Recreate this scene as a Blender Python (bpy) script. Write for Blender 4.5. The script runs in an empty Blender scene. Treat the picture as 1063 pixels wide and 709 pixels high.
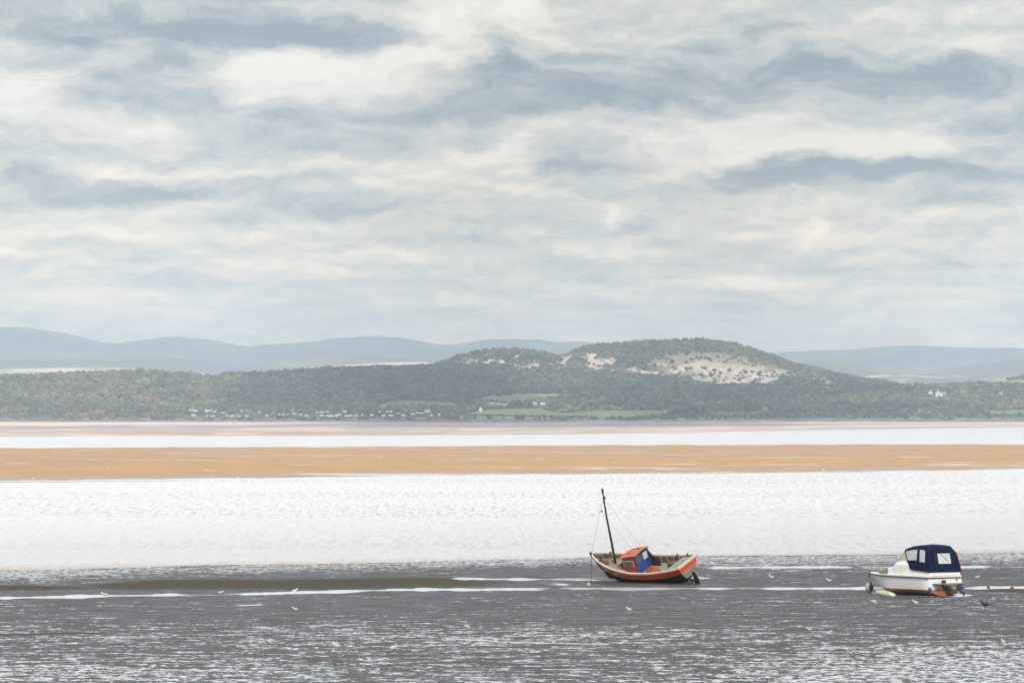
import bpy, bmesh, math, random
import numpy as np
from mathutils import Vector, Matrix, Euler

random.seed(7); RNG = np.random.default_rng(7)
SC = bpy.context.scene
COL = SC.collection
# ---------------------------------------------------------------- survey of the place
F = 5000.0      # focal length in photograph pixels (a long telephoto)
EYE = 10.5      # metres above the tide flats
HOR = 432.0; CX = 531.5
def gd(py): return EYE * F / (py - HOR)                 # distance of flat ground seen at that angle below the horizon
def gx(px, d): return (px - CX) / F * d
def gz(py, d): return EYE + (HOR - py) / F * d
def gpt(px, py, z=0.0): d = gd(py); return Vector((gx(px, d), d, z))

def s2l(c):
    return tuple(((v/255)/12.92 if v/255 <= .04045 else (((v/255)+.055)/1.055)**2.4) for v in c)

# ---------------------------------------------------------------- numpy value noise
def _hash(ix, iy, seed):
    n = (ix.astype(np.int64)*374761393 + iy.astype(np.int64)*668265263 + seed*1442695041) & 0x7fffffff
    n = ((n ^ (n >> 13))*1274126177) & 0x7fffffff
    n = n ^ (n >> 16)
    return (n & 0xffff)/65535.0
def vnoise(x, y, seed=0):
    x = np.asarray(x, float); y = np.asarray(y, float)
    ix = np.floor(x); iy = np.floor(y); fx = x-ix; fy = y-iy
    fx = fx*fx*(3-2*fx); fy = fy*fy*(3-2*fy)
    a = _hash(ix, iy, seed); b = _hash(ix+1, iy, seed); c = _hash(ix, iy+1, seed); d = _hash(ix+1, iy+1, seed)
    return (a*(1-fx)+b*fx)*(1-fy) + (c*(1-fx)+d*fx)*fy
def fbm(x, y, seed=0, oct=4, gain=.5):
    s = 0; a = 1; t = 0
    for k in range(oct):
        s = s + a*vnoise(np.asarray(x)*2**k + 17.3*k, np.asarray(y)*2**k + 9.1*k, seed+k); t += a; a *= gain
    return s/t
def sstep(a, b, x): t = np.clip((x-a)/(b-a), 0, 1); return t*t*(3-2*t)

# ---------------------------------------------------------------- materials
def new_mat(name):
    m = bpy.data.materials.new(name); m.use_nodes = True
    nt = m.node_tree; return m, nt, nt.nodes['Principled BSDF']
def N(nt, typ, **kw):
    n = nt.nodes.new(typ)
    for k, v in kw.items():
        if k == 'inputs':
            for i, val in v.items(): n.inputs[i].default_value = val
        else: setattr(n, k, v)
    return n
def L(nt, a, b): nt.links.new(a, b)
def math_n(nt, op, a, b=None, c=None, clamp=False):
    n = nt.nodes.new('ShaderNodeMath'); n.operation = op; n.use_clamp = clamp
    for i, v in enumerate((a, b, c)):
        if v is None: continue
        if isinstance(v, (int, float)): n.inputs[i].default_value = v
        else: nt.links.new(v, n.inputs[i])
    return n.outputs[0]
def maprange(nt, v, a, b, c=0, d=1, smooth=False):
    n = nt.nodes.new('ShaderNodeMapRange')
    if smooth: n.interpolation_type = 'SMOOTHSTEP'
    nt.links.new(v, n.inputs[0])
    for i, q in enumerate((a, b, c, d)): n.inputs[i+1].default_value = q
    return n.outputs[0]
def mixc(nt, f, a, b, mode='MIX'):
    n = nt.nodes.new('ShaderNodeMix'); n.data_type = 'RGBA'; n.blend_type = mode
    for i, v in ((0, f), (6, a), (7, b)):
        if isinstance(v, (int, float)): n.inputs[i].default_value = v
        elif isinstance(v, tuple): n.inputs[i].default_value = (*v[:3], 1)
        else: nt.links.new(v, n.inputs[i])
    return n.outputs[2]
def noise(nt, vec, scale, detail=3, rough=.5, dist=0, out=0):
    n = nt.nodes.new('ShaderNodeTexNoise'); n.inputs['Scale'].default_value = scale
    n.inputs['Detail'].default_value = detail; n.inputs['Roughness'].default_value = rough
    n.inputs['Distortion'].default_value = dist
    if vec is not None: nt.links.new(vec, n.inputs['Vector'])
    return n.outputs[out]
def coords(nt, which='Object', scale=(1, 1, 1), loc=(0, 0, 0)):
    t = nt.nodes.new('ShaderNodeTexCoord'); m = nt.nodes.new('ShaderNodeMapping')
    m.inputs['Scale'].default_value = scale; m.inputs['Location'].default_value = loc
    nt.links.new(t.outputs[which], m.inputs['Vector']); return m.outputs[0]

def painted(name, col, rough=.5, wear=.25, dirt=(.16, .13, .10), scale=5., spec=.5, metal=0, bump=.0):
    """paint / timber / metal with worn, stained patches"""
    m, nt, b = new_mat(name)
    v = coords(nt)
    n1 = noise(nt, v, scale, 5, .65)
    n2 = noise(nt, v, scale*4.3, 4, .6)
    msk = maprange(nt, n1, .5, .72, 0, wear)
    c = mixc(nt, msk, col, dirt)
    c = mixc(nt, maprange(nt, n2, .3, .7, 0, .22), c, tuple(x*.6 for x in col))
    L(nt, c, b.inputs['Base Color'])
    L(nt, maprange(nt, n2, .3, .7, rough-.08, min(1, rough+.15)), b.inputs['Roughness'])
    b.inputs['Metallic'].default_value = metal
    b.inputs['Specular IOR Level'].default_value = spec
    if bump:
        bp = N(nt, 'ShaderNodeBump'); bp.inputs['Strength'].default_value = bump; bp.inputs['Distance'].default_value = .02
        L(nt, n2, bp.inputs['Height']); L(nt, bp.outputs[0], b.inputs['Normal'])
    return m

M = {}
M['red'] = painted('strake_red', (.86, .075, .012), .38, .10, (.30, .06, .03))
M['orange'] = painted('cabin_orange', (.46, .075, .022), .6, .6, (.35, .10, .05))
M['rooforange'] = painted('roof_orange', (.46, .13, .065), .7, .55, (.42, .22, .15))
M['black'] = painted('tar_black', (.018, .017, .013), .6, .3, (.06, .05, .03))
M['cream'] = painted('rail_offwhite', (.46, .46, .41), .6, .9, (.30, .27, .20), 6)
M['greywood'] = painted('weathered_timber', (.27, .25, .21), .8, .5, (.12, .10, .08), 7, .2, bump=.4)
M['brownwood'] = painted('brown_timber', (.13, .085, .05), .75, .5, (.05, .035, .025), 7, .2, bump=.4)
M['mast'] = painted('mast_timber', (.055, .030, .018), .7, .5, (.12, .04, .02), 5, .2)
M['blue'] = painted('door_blue', (.013, .05, .30), .5, .35, (.05, .06, .2))
M['glass'] = painted('window_glass', (.10, .12, .12), .08, .1, (.2, .2, .2), 2, .8)
M['yellow'] = painted('yellow_line', (.55, .38, .03), .5, .2)
M['net'] = painted('orange_net', (.45, .12, .05), .9, .5, (.25, .10, .06), 14, .1, bump=1)
M['rope'] = painted('pale_rope', (.36, .31, .23), .9, .5, (.14, .11, .08), 16, .1, bump=1)
M['iron'] = painted('dark_iron', (.03, .028, .025), .6, .5, (.10, .05, .03), 8)
M['rust'] = painted('rusty_iron', (.16, .06, .025), .8, .5, (.06, .03, .02), 8)
M['gel'] = painted('white_gelcoat', (.80, .81, .80), .28, .14, (.5, .46, .36), 2.2)
M['geldeck'] = painted('deck_gelcoat', (.74, .74, .70), .5, .3, (.4, .37, .3), 3)
M['antifoul'] = painted('orange_antifoul', (.42, .17, .055), .75, .55, (.16, .07, .03), 3, .2)
M['navy'] = painted('navy_canvas', (.003, .006, .036), .9, .3, (.008, .014, .08), 3, .15, bump=.3)
M['navyedge'] = painted('canvas_binding', (.28, .03, .09), .8, .2)
M['vinyl'] = painted('clear_vinyl', (.50, .53, .52), .2, .35, (.3, .33, .33), 2)
M['tanvinyl'] = painted('windscreen_cover', (.55, .52, .38), .45, .3, (.35, .33, .2), 3)
M['brownglass'] = painted('smoked_window', (.10, .085, .05), .25, .3, (.2, .18, .1), 3)
M['teak'] = painted('platform_plank', (.27, .23, .17), .7, .4)
M['steel'] = painted('steel_tube', (.5, .5, .5), .3, .1, metal=1)
M['bluefender'] = painted('blue_fender', (.03, .15, .45), .5, .2)
M['greyball'] = painted('grey_buoy', (.42, .42, .35), .6, .5, (.15, .14, .09))
M['whitefloat'] = painted('white_float', (.75, .74, .68), .5, .3, (.4, .38, .3))
M['orangefloat'] = painted('orange_float', (.22, .05, .03), .6, .5, (.1, .05, .03))
M['gullwhite'] = painted('gull_white', (.82, .82, .80), .7, .05, spec=.2)
M['gullgrey'] = painted('gull_grey', (.42, .44, .47), .7, .1, spec=.2)
M['beak'] = painted('beak_yellow', (.55, .32, .04), .5, .1)
M['crow'] = painted('crow_black', (.015, .015, .018), .5, .1)
M['housewall'] = painted('white_render', (.78, .77, .73), .8, .2, (.5, .48, .42), .4)
M['stonewall'] = painted('grey_stone', (.42, .40, .37), .9, .3, (.25, .23, .2), .4)
M['slate'] = painted('slate_roof', (.13, .14, .16), .7, .3, (.2, .2, .18), .4)
M['paleroof'] = painted('pale_roof', (.62, .64, .64), .6, .2, (.4, .4, .4), .4)
M['caravan'] = painted('caravan_cream', (.76, .77, .74), .5, .1, (.5, .5, .45), .5)
M['bark'] = painted('bark', (.09, .07, .05), .9, .3)

def foliage(name):
    m, nt, b = new_mat(name)
    a = N(nt, 'ShaderNodeAttribute', attribute_name='tint')
    v = coords(nt)
    n1 = noise(nt, v, .35, 3, .7)
    c = mixc(nt, maprange(nt, n1, .35, .65, 0, .6), a.outputs['Color'], (.03, .045, .02))
    L(nt, c, b.inputs['Base Color']); b.inputs['Roughness'].default_value = .9
    b.inputs['Specular IOR Level'].default_value = .1
    return m
M['leaf'] = foliage('foliage')

# ---------------------------------------------------------------- mesh builder
class MB:
    def __init__(s): s.v = []; s.f = []; s.m = []; s.sm = []
    def add(s, vs, fs, mi=0, smooth=False):
        o = len(s.v); s.v += [tuple(v) for v in vs]
        for k, f in enumerate(fs):
            s.f.append(tuple(i+o for i in f)); s.m.append(mi[k] if isinstance(mi, list) else mi); s.sm.append(smooth)
        return s
    def box(s, c, d, rot=None, mi=0, taper=1.0):
        x, y, z = d[0]/2, d[1]/2, d[2]/2
        vs = [Vector((sx*x*(taper if sz > 0 else 1), sy*y*(taper if sz > 0 else 1), sz*z)) for sz in (-1, 1) for sy in (-1, 1) for sx in (-1, 1)]
        if rot is not None: vs = [rot @ v for v in vs]
        vs = [v+Vector(c) for v in vs]
        return s.add(vs, [(0, 2, 3, 1), (4, 5, 7, 6), (0, 1, 5, 4), (2, 6, 7, 3), (0, 4, 6, 2), (1, 3, 7, 5)], mi)
    def tube(s, pts, r, n=8, mi=0, cap=True):
        pts = [Vector(p) for p in pts]; rs = r if isinstance(r, (list, tuple)) else [r]*len(pts)
        vs = []; fs = []
        for i, p in enumerate(pts):
            t = (pts[min(i+1, len(pts)-1)]-pts[max(i-1, 0)]).normalized()
            a = t.orthogonal().normalized() if i == 0 else (a - t*a.dot(t)).normalized()
            b = t.cross(a)
            for k in range(n):
                w = 2*math.pi*k/n; vs.append(p+(a*math.cos(w)+b*math.sin(w))*rs[i])
        for i in range(len(pts)-1):
            for k in range(n): k2 = (k+1) % n; fs.append((i*n+k, i*n+k2, (i+1)*n+k2, (i+1)*n+k))
        if cap: fs.append(tuple(range(n-1, -1, -1))); fs.append(tuple((len(pts)-1)*n+k for k in range(n)))
        return s.add(vs, fs, mi, True)
    def loft(s, rings, mi=0, closed=False, cap0=False, cap1=False, smooth=False):
        """rings of equal length; mi may be a list with one index per strip"""
        n = len(rings[0]); vs = [v for r in rings for v in r]; fs = []; ms = []
        for i in range(len(rings)-1):
            for k in range(n if closed else n-1):
                k2 = (k+1) % n; fs.append((i*n+k, (i+1)*n+k, (i+1)*n+k2, i*n+k2)); ms.append(mi[k] if isinstance(mi, list) else mi)
        m0 = mi[0] if isinstance(mi, list) else mi
        if cap0: fs.append(tuple(range(n))); ms.append(m0)
        if cap1: fs.append(tuple((len(rings)-1)*n+k for k in range(n-1, -1, -1))); ms.append(m0)
        return s.add(vs, fs, ms, smooth)
    def ball(s, c, r, mi=0, seg=10, rng=7):
        r = (r, r, r) if isinstance(r, (int, float)) else r
        vs = []; fs = []
        for i in range(rng+1):
            th = math.pi*i/rng
            for k in range(seg):
                ph = 2*math.pi*k/seg; vs.append((c[0]+r[0]*math.sin(th)*math.cos(ph), c[1]+r[1]*math.sin(th)*math.sin(ph), c[2]+r[2]*math.cos(th)))
        for i in range(rng):
            for k in range(seg): k2 = (k+1) % seg; fs.append((i*seg+k, (i+1)*seg+k, (i+1)*seg+k2, i*seg+k2))
        return s.add(vs, fs, mi, True)
    def build(s, name, mats, parent=None, fix=True):
        me = bpy.data.meshes.new(name); me.from_pydata(s.v, [], s.f)
        for m in (mats if isinstance(mats, (list, tuple)) else [mats]): me.materials.append(M[m] if isinstance(m, str) else m)
        me.polygons.foreach_set('material_index', s.m); me.polygons.foreach_set('use_smooth', s.sm)
        if fix:
            bm = bmesh.new(); bm.from_mesh(me); bmesh.ops.remove_doubles(bm, verts=bm.verts, dist=1e-5)
            bmesh.ops.recalc_face_normals(bm, faces=bm.faces); bm.to_mesh(me); bm.free()
        o = bpy.data.objects.new(name, me); COL.objects.link(o)
        if parent: o.parent = parent
        return o
def tag(o, label, cat, group=None, kind=None):
    if label: o['label'] = label
    if cat: o['category'] = cat
    if group: o['group'] = group
    if kind: o['kind'] = kind
    return o
def empty(name, loc, label, cat, group=None, rot=None):
    o = bpy.data.objects.new(name, None); COL.objects.link(o); o.location = loc; o.empty_display_size = .3
    if rot is not None: o.rotation_euler = rot
    return tag(o, label, cat, group)
def copy_tree(o, parent=None):
    c = o.copy(); COL.objects.link(c)
    if parent: c.parent = parent
    for ch in list(o.children): copy_tree(ch, c)
    return c
def np_mesh(name, V, Fq, mat, smooth=False, attrs=None, cattr=None):
    """fast mesh from numpy arrays; Fq is (n,k)"""
    me = bpy.data.meshes.new(name); k = Fq.shape[1]
    me.vertices.add(len(V)); me.vertices.foreach_set('co', V.astype(np.float32).ravel())
    me.loops.add(Fq.size); me.loops.foreach_set('vertex_index', Fq.astype(np.int32).ravel())
    me.polygons.add(len(Fq)); me.polygons.foreach_set('loop_start', np.arange(0, Fq.size, k, dtype=np.int32))
    me.polygons.foreach_set('loop_total', np.full(len(Fq), k, dtype=np.int32))
    me.update(calc_edges=True)
    me.polygons.foreach_set('use_smooth', np.full(len(Fq), smooth))
    for an, av in (attrs or {}).items():
        a = me.attributes.new(an, 'FLOAT', 'POINT'); a.data.foreach_set('value', av.astype(np.float32).ravel())
    for an, av in (cattr or {}).items():
        a = me.color_attributes.new(an, 'FLOAT_COLOR', 'POINT')
        a.data.foreach_set('color', np.concatenate([av, np.ones((len(V), 1))], 1).astype(np.float32).ravel())
    me.materials.append(mat); me.validate()
    o = bpy.data.objects.new(name, me); COL.objects.link(o); return o
def grid_faces(nr, nc):
    i = np.arange(nr-1)[:, None]*nc + np.arange(nc-1)[None, :]; i = i.ravel()
    return np.stack([i, i+1, i+nc+1, i+nc], 1)

# ================================================================ SKY (world at infinity)
SUN_AZ, SUN_EL = math.radians(170), math.radians(37)    # compass-like, from +Y clockwise: behind the viewer, a little to the right
sun_vec = Vector((math.sin(SUN_AZ)*math.cos(SUN_EL), math.cos(SUN_AZ)*math.cos(SUN_EL), math.sin(SUN_EL)))
W = bpy.data.worlds.new('World'); SC.world = W; W.use_nodes = True
nt = W.node_tree; bg = nt.nodes['Background']; bg.inputs[1].default_value = .10
sky = N(nt, 'ShaderNodeTexSky', sky_type='NISHITA', sun_disc=False, sun_elevation=SUN_EL, sun_rotation=SUN_AZ)
tc = N(nt, 'ShaderNodeTexCoord'); sep = N(nt, 'ShaderNodeSeparateXYZ'); L(nt, tc.outputs['Generated'], sep.inputs[0])
X, Y, Z = sep.outputs
az = math_n(nt, 'ARCTAN2', X, Y); el = math_n(nt, 'ARCSINE', Z)
elc = math_n(nt, 'MAXIMUM', el, -.02)
den = math_n(nt, 'ADD', elc, .062)
cu = math_n(nt, 'DIVIDE', az, den); cv = math_n(nt, 'DIVIDE', 1.0, den)
cmb = N(nt, 'ShaderNodeCombineXYZ'); L(nt, cu, cmb.inputs[0]); L(nt, cv, cmb.inputs[1])
P = cmb.outputs[0]
def cvec(a, e, k):
    q = N(nt, 'ShaderNodeCombineXYZ'); L(nt, a, q.inputs[0]); L(nt, math_n(nt, 'MULTIPLY', e, k), q.inputs[1]); return q.outputs[0]
wn = N(nt, 'ShaderNodeTexNoise'); L(nt, cvec(az, el, 1.9), wn.inputs['Vector']); wn.inputs['Scale'].default_value = 30.0; wn.inputs['Detail'].default_value = 6; wn.inputs['Roughness'].default_value = .6
ws = N(nt, 'ShaderNodeSeparateColor'); L(nt, wn.outputs['Color'], ws.inputs[0])
waz = math_n(nt, 'ADD', az, math_n(nt, 'MULTIPLY', math_n(nt, 'SUBTRACT', ws.outputs[0], .5), .030))
wel = math_n(nt, 'ADD', el, math_n(nt, 'MULTIPLY', math_n(nt, 'SUBTRACT', ws.outputs[1], .5), .016))
CLOUDS = [  # azimuth px, elevation px, half-width, up, down, weight (in photograph pixels = 1/5000 rad)
 (215, 38, 190, 30, 12, -.62), (330, 42, 70, 12, 7, -.28), (60, 28, 60, 20, 14, -.12), (120, 5, 180, 12, 10, .12),
 (800, 176, 110, 10, 15, -.52), (960, 172, 120, 12, 16, -.46), (1040, 135, 50, 18, 16, -.35), (655, 100, 120, 36, 20, -.38),
 (900, 78, 170, 22, 26, -.36), (990, 70, 60, 14, 12, -.2), (430, 120, 200, 12, 9, -.30), (380, 140, 120, 10, 12, -.22), (110, 196, 150, 14, 9, -.42), (330, 208, 130, 22, 16, -.30),
 (130, 80, 100, 30, 26, -.22), (620, 232, 130, 13, 9, -.18), (510, 60, 22, 22, 30, -.40), (600, 165, 50, 12, 12, -.32), (200, 160, 130, 8, 8, -.12),
 (420, 255, 90, 6, 7, -.2), (1000, 205, 90, 12, 10, -.12), (600, 275, 220, 8, 8, -.12), (950, 262, 120, 10, 8, -.14), (80, 300, 160, 7, 5, -.12),
 (282, 64, 48, 20, 24, .66), (380, 80, 60, 22, 22, .40), (440, 55, 46, 26, 34, .42), (478, 22, 34, 20, 26, .55), (20, 96, 48, 26, 22, .50),
 (130, 42, 30, 12, 10, .22), (545, 14, 26, 20, 24, .60), (800, 142, 130, 22, 18, .34), (885, 156, 90, 18, 12, .48), (740, 128, 110, 16, 16, .30),
 (690, 180, 46, 11, 7, .50), (430, 162, 110, 18, 26, .30), (540, 160, 26, 16, 28, .26), (135, 136, 80, 16, 12, .34), (120, 176, 90, 7, 6, .30),
 (842, 231, 15, 11, 8, .40), (950, 231, 52, 7, 6, .30), (628, 224, 8, 12, 10, .40), (772, 296, 45, 8, 6, .34), (120, 308, 80, 9, 8, .18),
 (330, 246, 70, 10, 8, .16), (60, 232, 110, 9, 7, .18), (1000, 30, 120, 20, 30, .12), (330, 262, 60, 6, 6, .12), (5, 250, 20, 8, 8, .3),
]
tot = None
for (px, py, rx, ru, rd, wt) in CLOUDS:
    a = math_n(nt, 'MULTIPLY', math_n(nt, 'SUBTRACT', waz, (px-CX)/F), F/rx)
    e = math_n(nt, 'SUBTRACT', wel, (HOR-py)/F)
    v = math_n(nt, 'MAXIMUM', math_n(nt, 'MULTIPLY', e, F/ru), math_n(nt, 'MULTIPLY', e, -F/rd))
    r2 = math_n(nt, 'MULTIPLY_ADD', a, a, math_n(nt, 'MULTIPLY', v, v))
    g = math_n(nt, 'POWER', 2.71828, math_n(nt, 'MULTIPLY', r2, -.8))
    tot = math_n(nt, 'MULTIPLY_ADD', g, wt*(1.2 if wt < 0 else .92), tot if tot is not None else 0.0)
n1 = noise(nt, P, 3.0, 4, .5)
va = cvec(waz, wel, 3.2); n4 = noise(nt, va, 26, 7, .62)
wup = math_n(nt, 'ADD', wel, .0022); n4u = noise(nt, cvec(waz, wup, 3.2), 26, 7, .62)
n5 = noise(nt, cvec(az, el, 2.2), 95, 5, .6)
bill = math_n(nt, 'SUBTRACT', n4, n4u)                   # tops of the puffs catch the sun, their bases do not
val = tot
for nn_, k_ in ((n1, .60), (n4, .85), (n5, .42), (noise(nt, cvec(waz, wel, 2.4), 210, 5, .65), .20)):
    val = math_n(nt, 'ADD', val, math_n(nt, 'MULTIPLY', math_n(nt, 'SUBTRACT', nn_, .5), k_))
val = math_n(nt, 'ADD', val, math_n(nt, 'MULTIPLY', bill, 1.35))
val = math_n(nt, 'MULTIPLY', val, maprange(nt, el, 0.0, .030, .7, 1.0))
val = math_n(nt, 'ADD', val, .57)
rmp = N(nt, 'ShaderNodeValToRGB'); L(nt, val, rmp.inputs[0])
cr = rmp.color_ramp
stops = [(0.0, (142, 158, 171)), (.25, (176, 187, 191)), (.45, (203, 209, 207)), (.62, (221, 222, 216)), (.80, (242, 238, 228)), (1.0, (255, 252, 242))]
cr.elements[0].position = 0; cr.elements[0].color = (*s2l(stops[0][1]), 1)
cr.elements[1].position = 1; cr.elements[1].color = (*s2l(stops[-1][1]), 1)
for p, c in stops[1:-1]:
    e = cr.elements.new(p); e.color = (*s2l(c), 1)
gain = math_n(nt, 'ADD', maprange(nt, el, .09, .40, 10.2, 17.5, True), 0.0)      # overhead sky brightened, out of view, to whiten water and puddle reflections
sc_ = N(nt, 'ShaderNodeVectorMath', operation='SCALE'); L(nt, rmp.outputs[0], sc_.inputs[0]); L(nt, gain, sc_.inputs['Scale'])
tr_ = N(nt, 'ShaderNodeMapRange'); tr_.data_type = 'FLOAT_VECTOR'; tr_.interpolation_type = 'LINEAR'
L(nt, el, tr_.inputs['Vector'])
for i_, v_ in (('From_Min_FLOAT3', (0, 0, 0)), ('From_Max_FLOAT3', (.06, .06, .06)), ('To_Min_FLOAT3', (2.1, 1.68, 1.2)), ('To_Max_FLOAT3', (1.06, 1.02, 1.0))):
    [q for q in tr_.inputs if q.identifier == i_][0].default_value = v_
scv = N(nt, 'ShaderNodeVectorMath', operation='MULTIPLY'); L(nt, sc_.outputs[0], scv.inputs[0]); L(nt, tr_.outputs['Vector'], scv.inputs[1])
hi_ = mixc(nt, maprange(nt, el, .088, .25, 0, 1, True), (1, 1, 1), (.97, .99, 1.04))  # unseen overhead sky also tinted bluer, to cool what water and mud reflect
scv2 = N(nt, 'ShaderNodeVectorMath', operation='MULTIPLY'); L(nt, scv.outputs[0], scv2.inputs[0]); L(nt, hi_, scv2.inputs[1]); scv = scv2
cover = maprange(nt, math_n(nt, 'SUBTRACT', n1, math_n(nt, 'MULTIPLY', el, .15)), .30, .46, .80, .97)
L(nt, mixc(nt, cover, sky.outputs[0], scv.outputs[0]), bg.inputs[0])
W.cycles.sampling_method = 'MANUAL'; W.cycles.sample_map_resolution = 512

sl = bpy.data.lights.new('sun', 'SUN'); sl.energy = 3.0; sl.angle = math.radians(.53); sl.color = (1, .95, .87)
so = bpy.data.objects.new('sun', sl); COL.objects.link(so); so.rotation_euler = sun_vec.to_track_quat('Z', 'Y').to_euler(); so.location = (0, 0, 50)

# ================================================================ CLOUDS whose shade lies on the hills
m, nt, b = new_mat('cloud_white'); b.inputs['Base Color'].default_value = (.95, .95, .96, 1); b.inputs['Roughness'].default_value = 1; b.inputs['Specular IOR Level'].default_value = 0
tl = N(nt, 'ShaderNodeBsdfTranslucent'); tl.inputs[0].default_value = (.95, .95, .97, 1); mx = N(nt, 'ShaderNodeMixShader'); mx.inputs[0].default_value = .5
L(nt, b.outputs[0], mx.inputs[1]); L(nt, tl.outputs[0], mx.inputs[2]); L(nt, mx.outputs[0], nt.nodes['Material Output'].inputs[0]); M['cloud'] = m
cb_ = MB(); rc = random.Random(21); CZ = 1500.
def shade(px0, px1, d0, d1, n_, rmin, rmax):
    for k in range(n_):
        px = px0+(px1-px0)*rc.random(); d_ = d0+(d1-d0)*rc.random(); r_ = rmin+(rmax-rmin)*rc.random()
        t_ = (CZ-40)/sun_vec.z; x_ = (px-CX)/F*d_+sun_vec.x*t_; y_ = d_+sun_vec.y*t_
        cb_.ball((x_, y_, CZ+r_*.2), (r_, r_*rc.uniform(.8, 1.3), r_*rc.uniform(.35, .6)), 0, 14, 9)
shade(290, 500, 9250, 10600, 26, 70, 170); shade(640, 930, 8600, 10550, 42, 80, 190); shade(420, 780, 4600, 8300, 40, 100, 260)
cb_.build('clouds', 'cloud', fix=False)['kind'] = 'structure'

# ================================================================ HAZE
HX = 16000.
hb = MB().box((0, 15250, 308), (2*HX, 34500, 624))
hz = hb.build('haze', 'glass'); hz.data.materials.clear()
mh = bpy.data.materials.new('haze_air'); mh.use_nodes = True; nh = mh.node_tree; nh.nodes.remove(nh.nodes['Principled BSDF'])
pv = N(nh, 'ShaderNodeVolumePrincipled'); pv.inputs['Color'].default_value = (.67, .825, 1.0, 1); pv.inputs['Anisotropy'].default_value = -.22; pv.inputs['Density'].default_value = 5.6e-5
L(nh, pv.outputs[0], nh.nodes['Material Output'].inputs['Volume']); hz.data.materials.append(mh)
tag(hz, 'thin pale blue haze over the bay', 'haze', kind='stuff')

# ================================================================ GROUND SHEETS
m, nt, b = new_mat('seabed_silt'); b.inputs['Base Color'].default_value = (.16, .14, .11, 1); b.inputs['Roughness'].default_value = .9; M['seabed'] = m
tag(MB().add([(-15500, 60, -.9), (15500, 60, -.9), (15500, 32000, -.9), (-15500, 32000, -.9)], [(0, 1, 2, 3)]).build('seabed', 'seabed', fix=False), None, None, kind='structure')

# water: silty, rippled, reflecting the bright cloud
m, nt, b = new_mat('estuary_water')
v1 = coords(nt, 'Object', (1.7, .10, 1)); v2 = coords(nt, 'Object', (4.6, .26, 1)); v3 = coords(nt, 'Object', (.004, .012, 1))
w1 = noise(nt, v1, 1.0, 3, .6); w2 = noise(nt, v2, 1.0, 2, .6); w3 = noise(nt, v3, 1.0, 4, .6)
slick = maprange(nt, w3, .42, .60, 0, 1, True)
hgt = math_n(nt, 'ADD', math_n(nt, 'MULTIPLY', w1, .6), math_n(nt, 'MULTIPLY', w2, .4))
bp = N(nt, 'ShaderNodeBump'); bp.inputs['Distance'].default_value = .30
L(nt, maprange(nt, slick, 0, 1, .25, .75), bp.inputs['Strength']); L(nt, hgt, bp.inputs['Height']); L(nt, bp.outputs[0], b.inputs['Normal'])
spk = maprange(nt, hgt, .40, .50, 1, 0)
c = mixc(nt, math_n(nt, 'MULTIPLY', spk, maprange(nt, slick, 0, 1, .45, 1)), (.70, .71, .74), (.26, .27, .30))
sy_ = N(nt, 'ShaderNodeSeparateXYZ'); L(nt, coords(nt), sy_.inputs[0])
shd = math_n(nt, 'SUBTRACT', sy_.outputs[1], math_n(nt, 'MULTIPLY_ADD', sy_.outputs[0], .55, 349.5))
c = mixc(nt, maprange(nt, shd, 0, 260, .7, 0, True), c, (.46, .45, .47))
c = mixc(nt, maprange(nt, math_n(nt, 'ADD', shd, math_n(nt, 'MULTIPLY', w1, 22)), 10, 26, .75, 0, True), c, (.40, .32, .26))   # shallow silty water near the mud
L(nt, c, b.inputs['Base Color']); b.inputs['Roughness'].default_value = .32; b.inputs['IOR'].default_value = 1.33
M['water'] = m
wv = [(-9000, 240, 0), (9000, 240, 0), (9000, 9400, 0), (-9000, 9400, 0)]
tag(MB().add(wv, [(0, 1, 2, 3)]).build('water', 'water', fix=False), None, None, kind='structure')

# ---- near mud flat
def poly(pts, x): return np.interp(x, [p[0] for p in pts], [p[1] for p in pts])
MUD_EDGE = [(-500, 596), (0, 591.5), (150, 588.5), (300, 585.5), (450, 582.5), (600, 579), (720, 577.5), (900, 575.5), (1063, 574), (1600, 570)]
cols = np.arange(-460, 1530, 3.0); rows = np.concatenate([np.arange(572, 640, .5), np.arange(640, 720, .8), np.arange(720, 900, 4.)])
PX, PY = np.meshgrid(cols, rows)
D = EYE*F/(PY-HOR); XW = (PX-CX)/F*D
edge = poly(MUD_EDGE, PX) + (fbm(XW*.10, D*.02, 3, 4)-.5)*2.6 + (fbm(XW*.9, D*.1, 5, 2)-.5)*.8
z = .035*(fbm(XW*.25, D*.12, 11, 4)-.5) + .03
z = z - .5*sstep(-.2, 2.2, edge-PY)                         # slides under the water at the edge
# raised mud bars
def bar(x0, x1, y0, y1, hw, h, s):
    c = y0 + (y1-y0)*(PX-x0)/(x1-x0) + (fbm(PX*.01, PX*0, s, 2)-.5)*3
    along = sstep(x0, x0+.25*(x1-x0), PX)*(1-sstep(x0+.78*(x1-x0), x1, PX))
    w = hw*(.25+.75*along)
    return h*along*np.exp(-((PY-c)/w)**2), along*np.exp(-((PY-c)/w)**4)
zb = 0; dry = 0
for a in ((40, 560, 608.5, 604.5, 4.6, .09, 1), (-320, 125, 614, 611, 2.4, .12, 2), (600, 740, 605.5, 606.5, 2.0, .02, 3), (985, 1300, 614.5, 614, 1.8, .08, 5), (-60, 130, 660, 658, .7, .03, 8)):
    dz, dd = bar(*a); zb = zb+dz; dry = np.maximum(dry, dd)
z = z + zb
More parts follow.
